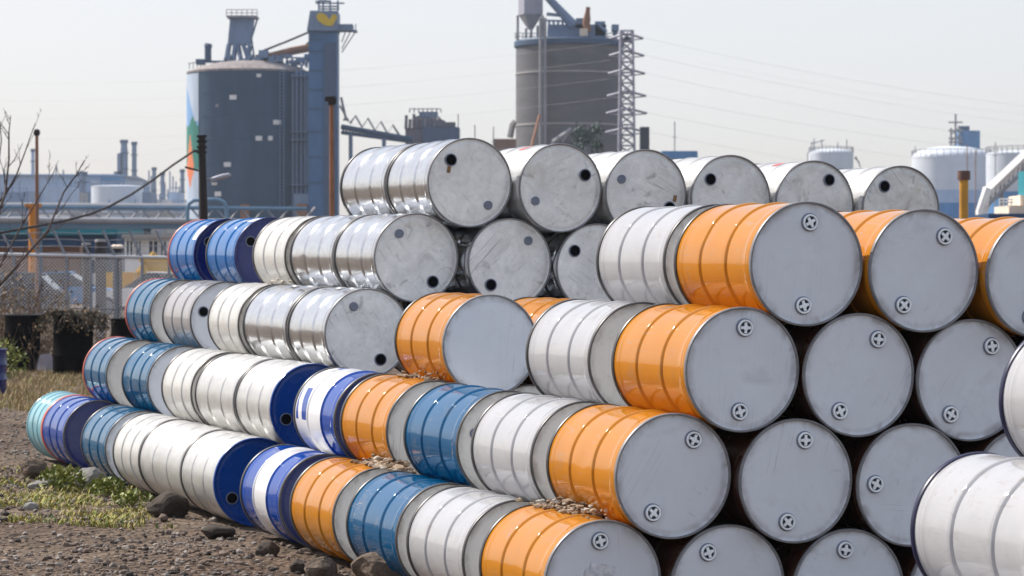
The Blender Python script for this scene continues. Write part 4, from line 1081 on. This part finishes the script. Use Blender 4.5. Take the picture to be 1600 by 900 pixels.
# teal roofed shed and dark blue hull like wall below it
ts = thing('shed','long dark shed with teal roof edge, seen above the fence at left','shed',(X(60,160),160,0))
w_ = 245/F*160
mb = MB(); mb.box2((-w_/2,0,-.2),(w_/2,12,Zp(366,160))); mb.build('wall', B['ship_blue'], ts)
mb = MB(); mb.box2((-w_/2-.2,-.5,Zp(367,160)),(w_/2+.1,12.5,Zp(352,160))); mb.build('roof', B['teal'], ts)
mb = MB()
for i in range(6): mb.box((-w_/2+w_*(i+.5)/6,-.06,1.6),(w_/9,.16,2.2))
mb.build('door', B['dark'], ts)
# white cabin
cb_ = thing('site_cabin','white site cabin with dark windows right behind the fence','cabin',(X(228,118),118,0)); s6 = F/118
mb = MB(); mb.box2((-33/s6,0,-.2),(38/s6,5,Zp(372,118))); mb.build('wall', B['white'], cb_)
mb = MB(); mb.box2((-36/s6,-.4,Zp(372,118)+.004),(41/s6,5.4,Zp(366,118))); mb.build('roof', B['concrete'], cb_)
for px,w in ((203,11),(217,9),(240,15),(256,10)):
    mb = MB(); mb.box(((px-228)/s6,-.03,Zp(389,118)),(w/s6,.10,24/s6)); o = mb.build('window', B['glass'], cb_)
    mb = MB(); 
    for dx in (-.5,0,.5): mb.box(((px-228)/s6+dx*w/s6,-.06,Zp(389,118)),(.05,.10,26/s6))
    mb.build('frame', B['white'], o)
mb = MB(); mb.box2((-10/s6,-.5,-.1),(38/s6,-.02,Zp(424,118))); mb.build('plinth', B['concrete'], cb_)

# parked vehicles beyond the fence
def vehicle(px, d, L_, label, m, kind='car', face=1):
    t_ = thing('parked_car' if kind == 'car' else 'parked_truck',label,kind,(X(px,d),d,0),'vehicles parked beyond the fence'); W = 1.75
    def prism(prof, m_, name, y0, y1, par):
        mb = MB(); n = len(prof)
        mb.add([(x*face,y0,z) for x,z in prof]+[(x*face,y1,z) for x,z in prof],[tuple(range(n)),tuple(range(n,2*n))[::-1]]+[(i,i+n,(i+1)%n+n,(i+1)%n) for i in range(n)])
        return mb.build(name, m_, par)
    h = L_/2
    if kind == 'car':
        prism([(-h,.32),(-h,.78),(-h*.9,.92),(h*.35,.95),(h*.92,.80),(h,.62),(h,.32)],B[m],'body',-W/2,W/2,t_)
        c_ = prism([(-h*.85,.93),(-h*.62,1.42),(h*.02,1.46),(h*.40,.95)],B['glass'],'cabin',-W/2+.12,W/2-.12,t_)
        prism([(-h*.64,1.425),(-h*.6,1.47),(0,1.505),(h*.04,1.465)],B[m],'roof',-W/2+.1,W/2-.1,c_)
    else:
        prism([(-h,.7),(-h,2.6),(h*.45,2.6),(h*.45,.7)],B[m],'cargo_box',-1.05,1.05,t_)
        c_ = prism([(h*.5,.5),(h*.5,2.1),(h*.8,2.1),(h*.98,1.3),(h,.5)],B['white'],'cab',-.95,.95,t_)
        prism([(h*.58,1.35),(h*.58,1.95),(h*.78,1.95),(h*.93,1.35)],B['glass'],'window',-.97,.97,c_)
        prism([(-h,.45),(-h,.69),(h*.49,.69),(h*.49,.45)],B['dark'],'chassis',-.5,.5,t_)
    for x in (-h*.62,h*.66):
        for y in (-W/2+.08,W/2-.08):
            mb = MB(); mm = Matrix.Translation((x*face,y,.33)) @ Matrix.Rotation(math.pi/2,4,'X'); mb.lathe([(.01,-.1),(.3,-.1),(.33,-.06),(.33,.06),(.3,.1),(.01,.1)],20,0,mm); wl = mb.build('wheel', B['dark'], t_)
            mb = MB(); mb.lathe([(.01,-.115),(.19,-.115),(.2,-.1),(.2,.1),(.19,.115),(.01,.115)],16,0,mm); mb.build('rim', B['grey'], wl)
vehicle(110,104,4.2,'blue car parked beyond the fence, above the vine covered barrel','blue_band')
vehicle(5,96,4.3,'dark car parked beyond the fence at the left picture edge','dark',face=-1)
vehicle(88,134,5.6,'truck with brown cargo box beyond the fence, left of the pillars','brown','truck')
vehicle(235,98,4.2,'white car beyond the fence, below the white cabin','white',face=-1)
mch = thing('excavator','small yellow excavator between the pillars and the white cabin','excavator',(X(186,112),112,0)); se = F/112
mb = MB(); mb.box2((-.7,-.8,.75),(.7,.8,1.45)); mb.build('body', B['yellow'], mch)
mb = MB(); mb.box2((-.6,-.75,1.452),(.15,.2,2.35)); mb.build('cab', B['glass'], mch)
for sy in (-.62,.62):
    mb = MB(); mb.tube([(-.75,sy,.35),(.75,sy,.35)],.33,10); mb.build('track', B['dark'], mch)
mb = MB(); mb.box2((-.45,-.45,.5),(.45,.45,.748)); mb.build('turntable', B['dark'], mch)
mb = MB(); mb.tube([(.6,.4,1.3),(1.3,.4,2.2),(1.9,.4,1.6)],[.14,.12,.09],6); mb.build('boom', B['yellow'], mch)
mb = MB(); mb.box2((1.7,.1,1.15),(2.1,.7,1.6)); mb.build('bucket', B['dark'], mch)
skip = thing('skip','orange yellow steel skip in front of the white cabin','skip',(X(256,110),110,0))
mb = MB(); mb.add([(-.5,-.6,0),(.5,-.6,0),(.5,.6,0),(-.5,.6,0),(-.8,-.7,1.9),(.8,-.7,1.9),(.8,.7,1.9),(-.8,.7,1.9)],[(3,2,1,0),(0,1,5,4),(1,2,6,5),(2,3,7,6),(3,0,4,7),(4,5,6,7)]); mb.build('tub', B['yellow'], skip)
mb = MB(); mb.box2((-.86,-.76,1.85),(.86,-.70,2.0)); mb.box2((-.86,.70,1.85),(.86,.76,2.0)); mb.build('rim', B['yellow'], skip)
for i,(px,w,tp,lb) in enumerate(((135,14,383,'left one of two weathered dark pillars behind the fence'),(157,17,378,'right one of two weathered dark pillars behind the fence'))):
    d = 62; t_ = thing('pillar',lb,'pillar',G(px,d),'dark pillars behind the fence'); r = w/2/F*d
    mb = MB(); mb.tube([(0,0,-.1),(0.01,0,Zp(tp,d)*.5),(0,0,Zp(tp,d))],[r*1.05,r,r*.97],12); mb.build('shaft', mat('weathered timber',(0.045,0.04,0.042),.9,var=.4,vscale=6,stretch=(1,1,.15)), t_)
    mb = MB(); mb.tube([(0,0,Zp(tp,d)+.004),(0,0,Zp(tp,d)+.06)],[r*1.08,r*.9],12); mb.build('cap', B['concrete'], t_)
for px, lb in ((180,'left one of two small posts with pale round caps by the white cabin'),(187,'right one of two small posts with pale round caps by the white cabin')):
    t_ = thing('bollard',lb,'bollard',G(px,80),'round capped posts'); zc = Zp(388,80)
    mb = MB(); mb.tube([(0,0,-.1),(0,0,zc)],.07,8); mb.build('post', B['dark'], t_)
    mb = MB(); mb.lathe([(.13,zc),(.12,zc+.06),(.07,zc+.1),(.001,zc+.11)],14); mb.build('cap', B['cream'], t_)

# ------------------------------------------------------------------ poles
D6 = 60.0
up = thing('utility_pole','black utility pole with street lamp arm in front of the mural silo','utility pole',G(318,D6)); uo = up.location.copy()
def w6(px,py,dd=0): return P(px,py,D6+dd)-uo
mb = MB(); mb.tube([Vector((w6(321,0).x,0,-.2)),w6(318,330),w6(315,212)],[.10,.09,.075],10); mb.build('pole', B['pole_dark'], up)
mb = MB()
for yy in (213,221,230,238): mb.box(w6(315.5,yy),(.20,.16,.05))
mb.tube([w6(289,261),w6(300,264),w6(316,268)],.022,5); mb.tube([w6(301,236),w6(316,236)],.03,5); mb.build('bracket', B['pole_dark'], up)
mb = MB(); mb.tube([w6(317,280),w6(330,279),w6(345,274)],.022,6); mb.build('lamp_arm', B['grey'], up)
mb = MB(); a, b = w6(328,281), w6(361,273); dd_ = (b-a)
mb.tube([a,a+dd_*.25,a+dd_*.6,a+dd_*.92,b],[.03,.05,.062,.05,.02],10); mb.build('lamp_head', B['pylon'], up)
mb = MB(); c0 = w6(335,285); mb.tube([c0,c0+Vector((0,0,-.06))],[.07,.05],8); mb.build('lamp_glass', B['white'], up)
mb = MB(); cp = [P(303,236,60),P(270,258,58),P(238,282,56),P(205,304,54),P(170,323,52),P(140,335,50.5),P(105,344,49),P(60,353,47),P(0,364,45),P(-60,372,43.5)]
mb.tube(cp,.022,6); tag(mb.build('cable', B['pole_dark']),'thick black cable sagging from the black utility pole to the lower left','cable')
ep = thing('cable_post','short dark post holding the cable outside the left picture edge','post',G(-60,43.5)); eo = ep.location.copy()
mb = MB(); mb.tube([(0,0,-.1),P(-60,368,43.5)-eo],[.07,.055],8); mb.build('pole', B['pole_dark'], ep)
rp = thing('lamp_mast','rusty brown mast with dark lamp head in front of the blue elevator tower','mast',G(519,75)); ro = rp.location.copy()
mb = MB(); mb.tube([(0,0,-.1),P(518.5,300,75)-ro,P(518,162,75)-ro],[.07,.065,.055],8); mb.build('pole', B['pole_rust'], rp)
mb = MB(); c0 = P(518,158,75)-ro; mb.tube([c0+Vector((0,0,-.1)),c0+Vector((0,0,.12))],[.08,.11],8); mb.box(c0+Vector((-.06,0,.05)),(.22,.14,.12)); mb.box(c0+Vector((.07,0,.0)),(.12,.16,.14)); mb.build('lamp_head', B['pole_dark'], rp)
lm = thing('lamp_mast','thin brown mast with small dark round lamp, far left','mast',(X(58,95),95,0)); lo_ = lm.location.copy()
mb = MB(); mb.tube([(0,0,-.1),P(57.5,212,95)-lo_],[.075,.055],8); mb.build('pole', B['rusty'], lm)
mb = MB(); c0 = P(57.5,207,95)-lo_; mb.lathe([(.001,-.13),(.09,-.1),(.12,0),(.09,.09),(.001,.12)],12,0,Matrix.Translation(c0)); mb.build('lamp_head', B['pole_dark'], lm)
op = thing('orange_post','stout orange steel post beside the thin brown mast at left','post',(X(52,100),100,0)); oo = op.location.copy()
mb = MB(); mb.tube([(0,0,-.1),P(52,322,100)-oo],[.17,.16],10); mb.build('pole', B['orange'], op)
mb = MB(); mb.box(P(52,321,100)-oo,(.55,.4,.12)); mb.build('cap', B['orange'], op)
yp = thing('orange_post','orange yellow post with wide brown cap, right of the galvanised top row','post',G(1506,48)); yo_ = yp.location.copy()
mb = MB(); mb.tube([(0,0,-.1),P(1506,281,48)-yo_],.075,14); mb.build('pole', mat('ochre post',(0.50,0.24,0.015),.5,var=.2,vscale=4), yp)
mb = MB(); mb.tube([P(1506,281,48)-yo_,P(1506,267,48)-yo_],.108,14); mb.build('cap', mat('brown cap',(0.12,0.06,0.045),.7,var=.3,vscale=8), yp)

# ------------------------------------------------------------------ right background: tanks, ship, gallery
tk = tank(1264,1333,240,500,'white dome roofed tank rising behind the galvanised drums, antenna frames on its roof',.22)
tko = tk.location.copy(); mb = MB()
for a,b in (((1268,238),(1268,222)),((1272,236),(1272,216)),((1284,232),(1284,218)),((1268,224),(1288,219)),((1309,232),(1309,222)),((1323,236),(1323,218)),((1345,262),(1337,244)),((1262,262),(1262,238)),((1335,246),(1343,254))):
    mb.tube([P(*a,499)-tko,P(*b,499)-tko],.10,4)
mb.build('roof_frame', B['grey'], tk)
tank(1425,1548,246,450,'big white tank with shallow dome and blue lower bands, behind the orange yellow post',.28,band=((298,318,'pale_blue'),(318,420,'blue_band')))
tank(1541,1640,241,430,'white tank cut off by the right picture edge, with blue lower band',.10,band=((300,420,'blue_band'),))
ms = thing('roof_tower','blue boxy plant tower with lattice mast above the big white tank','tower',(X(1505,700),700,0)); mo = ms.location.copy()
mb = MB(); mb.box2((X(1500,700)-mo.x,0,-.2),(X(1531,700)-mo.x,8,Zp(204,700))); mb.build('wall', B['blue_band'], ms)
for px in (1503,1509,1515):
    mb = MB(); mb.tube([P(px,205,700)-mo+Vector((0,3,0)),P(px,196,700)-mo+Vector((0,3,0))],.5,8); mb.build('vent', B['dark_blue'], ms)
mb = MB()
for px in (1486,1499): mb.tube([P(px,300,699)-mo,P(px,200,699)-mo],.25,4)
mb.tube([P(1493,300,699)-mo,P(1493,178,699)-mo],.3,5)
for py_ in (191,204,216,222): mb.tube([P(1482,py_,699)-mo,P(1504,py_,699)-mo],.22,4)
for i in range(4): mb.tube([P(1486,240-i*10,699)-mo,P(1499,230-i*10,699)-mo],.15,4)
mb.build('lattice_mast', B['grey'], ms)
ga = thing('conveyor_gallery','white inclined conveyor gallery at the right picture edge','conveyor',(X(1570,210),210,0)); go = ga.location.copy()
mb = MB(); a, b = P(1625,222,210)-go, P(1541,302,210)-go
mb.tube([a+Vector((0,0,0)),b],.42,4); mb.build('gallery', B['white'], ga)
mb = MB(); mb.tube([a+Vector((0,-.7,-.9)),b+Vector((0,-.7,-.9))],.12,4)
for i in range(12):
    f = i/12; p = a.lerp(b,f); p2 = a.lerp(b,f+1/24); mb.tube([p+Vector((0,-.7,-.9)),p2+Vector((0,-.7,-.3)),a.lerp(b,f+1/12)+Vector((0,-.7,-.9))],.07,4)
mb.build('truss', B['grey'], ga)
mb = MB(); mb.tube([b+Vector((.3,0,.3)),P(1534,330,210)-go,Vector((P(1534,330,210).x-go.x,0,-.2))],[.55,.45,.4],8); mb.build('spout', B['white'], ga)
mb = MB(); c0 = a.lerp(b,.35); mb.tube([c0,Vector((c0.x+.8,0,-.2))],.2,6); c0 = a.lerp(b,.7); mb.tube([c0,Vector((c0.x-.4,0,-.2))],.16,6); mb.build('support', B['grey'], ga)
sh = thing('boat','cream superstructure of a moored boat at the right picture edge','boat',(X(1610,150),150,0)); so = sh.location.copy(); s7 = F/150
mb = MB(); mb.add([(-2.2,-2,0),(6,-2,0),(6,3,0),(-2.2,3,0),(-2.6,-2.3,Zp(335,150)),(6.2,-2.3,Zp(335,150)),(6.2,3.3,Zp(335,150)),(-2.6,3.3,Zp(335,150))],[(3,2,1,0),(0,1,5,4),(1,2,6,5),(2,3,7,6),(3,0,4,7),(4,5,6,7)]); mb.build('hull', B['ship_blue'], sh)
mb = MB(); mb.box2((X(1566,150)-so.x,-2,Zp(335,150)+.004),(4,2.5,Zp(322,150))); mb.box2((X(1586,150)-so.x,-1.5,Zp(322,150)+.004),(4,2,Zp(306,150))); mb.build('deckhouse', B['cream'], sh)
for px in (1592,1600,1610):
    mb = MB(); mb.box2((X(px,150)-so.x,-1.56,Zp(320,150)),(X(px+7,150)-so.x,-1.44,Zp(313,150))); mb.build('window', B['dark'], sh)
mb = MB(); mb.box2((X(1596,150)-so.x,-1,Zp(306,150)+.004),(X(1606,150)-so.x,1,Zp(268,150))); mb.build('funnel', B['teal'], sh)
mb = MB()
for px in (1562,1568,1574,1580): mb.tube([P(px,323,147.8)-so,P(px,311,147.8)-so],.04,4)
for yy in (311,316): mb.tube([P(1562,yy,147.8)-so,P(1584,yy,147.8)-so],.035,4)
mb.build('railing', B['white'], sh)
bb = box_thing('flat_building','flat dark blue building just above the top row drums','building',1034,1090,236,400,15,'blue_band')
mb = MB(); mb.box2((-.45*56/F*400,3,Zp(236,400)+.004),(.5*56/F*400,12,Zp(234.5,400))); mb.build('roof', B['dark_blue'], bb)
b2 = box_thing('brown_building','brown low plant building left of the tan silo','building',770,806,217,430,12,'rusty')
for px,tp,d,lb in ((1054,190,420,'thin antenna pole above the flat blue building'),(716,178,430,'thin antenna pole on the right end of the dark blue building'),(742,195,430,'thin antenna pole halfway between the two silos'),(771,198,430,'thin antenna pole beside the brown low building'),(1511,226,440,'orange antenna mast in front of the big white tank'),(1524,234,440,'short orange mast beside the taller one by the big white tank'),(1430,228,460,'thin mast at the left side of the big white tank'),(1555,222,425,'thin mast on the tank at the right picture edge')):
    t_ = thing('antenna_mast',lb,'mast',(X(px,d),d,0),'thin antenna masts'); mb = MB(); mb.tube([(0,0,-.1),(0,0,Zp(tp,d))],.09,5); mb.build('pole', B['rusty' if 'orange' in lb else 'grey'], t_)
    mb = MB(); mb.box((0,0,Zp(tp,d)*.9),(.7,.08,.08)); mb.build('crossbar', B['grey'], t_)

# ------------------------------------------------------------------ haze
HAZE = True
if HAZE:
    hm = bpy.data.materials.new('haze'); t, N, Lk = nt(hm); N.remove(N['Principled BSDF'])
    pv = N.new('ShaderNodeVolumePrincipled'); pv.inputs['Density'].default_value = 0.00021; pv.inputs['Color'].default_value = (0.78,0.88,1.0,1); pv.inputs['Anisotropy'].default_value = 0.0
    Lk.new(pv.outputs[0], N['Material Output'].inputs['Volume'])
    mb = MB(); mb.box2((-5400,-60,-3.5),(5400,1500,75)); hz = mb.build('haze', hm); hz['kind'] = 'stuff'; hz['label'] = 'pale haze in the air over the port'; hz['category'] = 'haze'

# ------------------------------------------------------------------ light, sky, camera
EL = R_(45); AZ = math.atan2(-0.86, 0.51)      # sun to the left and behind the stack
sd = Vector((math.sin(AZ)*math.cos(EL), math.cos(AZ)*math.cos(EL), math.sin(EL)))
ld = bpy.data.lights.new('sun','SUN'); ld.energy = 3.4; ld.angle = R_(0.53); ld.color = (1.0,0.95,0.87)
lo = bpy.data.objects.new('sun', ld); C.objects.link(lo); lo.rotation_euler = sd.to_track_quat('Z','Y').to_euler(); lo.location = (-20,20,40)
w = bpy.data.worlds.new('World'); scene.world = w; w.use_nodes = True; N = w.node_tree.nodes; Lk = w.node_tree.links
sky = N.new('ShaderNodeTexSky'); sky.sky_type = 'NISHITA'; sky.sun_disc = False; sky.sun_elevation = EL; sky.sun_rotation = AZ
sky.air_density = 1.0; sky.dust_density = 2.0; sky.ozone_density = 1.0; sky.altitude = 0
hs = N.new('ShaderNodeHueSaturation'); hs.inputs['Saturation'].default_value = 1.1; hs.inputs['Value'].default_value = 1.95
gm_ = N.new('ShaderNodeGamma'); gm_.inputs['Gamma'].default_value = 0.38; Lk.new(sky.outputs[0], gm_.inputs['Color']); Lk.new(gm_.outputs[0], hs.inputs['Color'])
tn = N.new('ShaderNodeMix'); tn.data_type = 'RGBA'; tn.blend_type = 'MULTIPLY'; tn.inputs[0].default_value = 1; tn.inputs[7].default_value = (1.0,0.965,0.992,1)
Lk.new(hs.outputs[0], tn.inputs[6]); Lk.new(tn.outputs[2], N['Background'].inputs['Color']); N['Background'].inputs['Strength'].default_value = 0.14
cd = bpy.data.cameras.new('camera'); cam = bpy.data.objects.new('camera', cd); C.objects.link(cam)
cam.location = (0,0,H); cam.rotation_euler = (math.pi/2+PT,0,0); cd.sensor_width = 36; cd.lens = F/1600*36
cd.clip_start = 0.1; cd.clip_end = 9000
cd.dof.use_dof = True; cd.dof.focus_distance = 14.5; cd.dof.aperture_fstop = 8
scene.camera = cam
scene.view_settings.view_transform = 'Standard'; scene.view_settings.look = 'None'; scene.view_settings.gamma = 1; scene.view_settings.exposure = 0.88
scene.cycles.use_denoising = True; scene.cycles.max_bounces = 8; scene.cycles.volume_bounces = 0
scene.cycles.transparent_max_bounces = 16
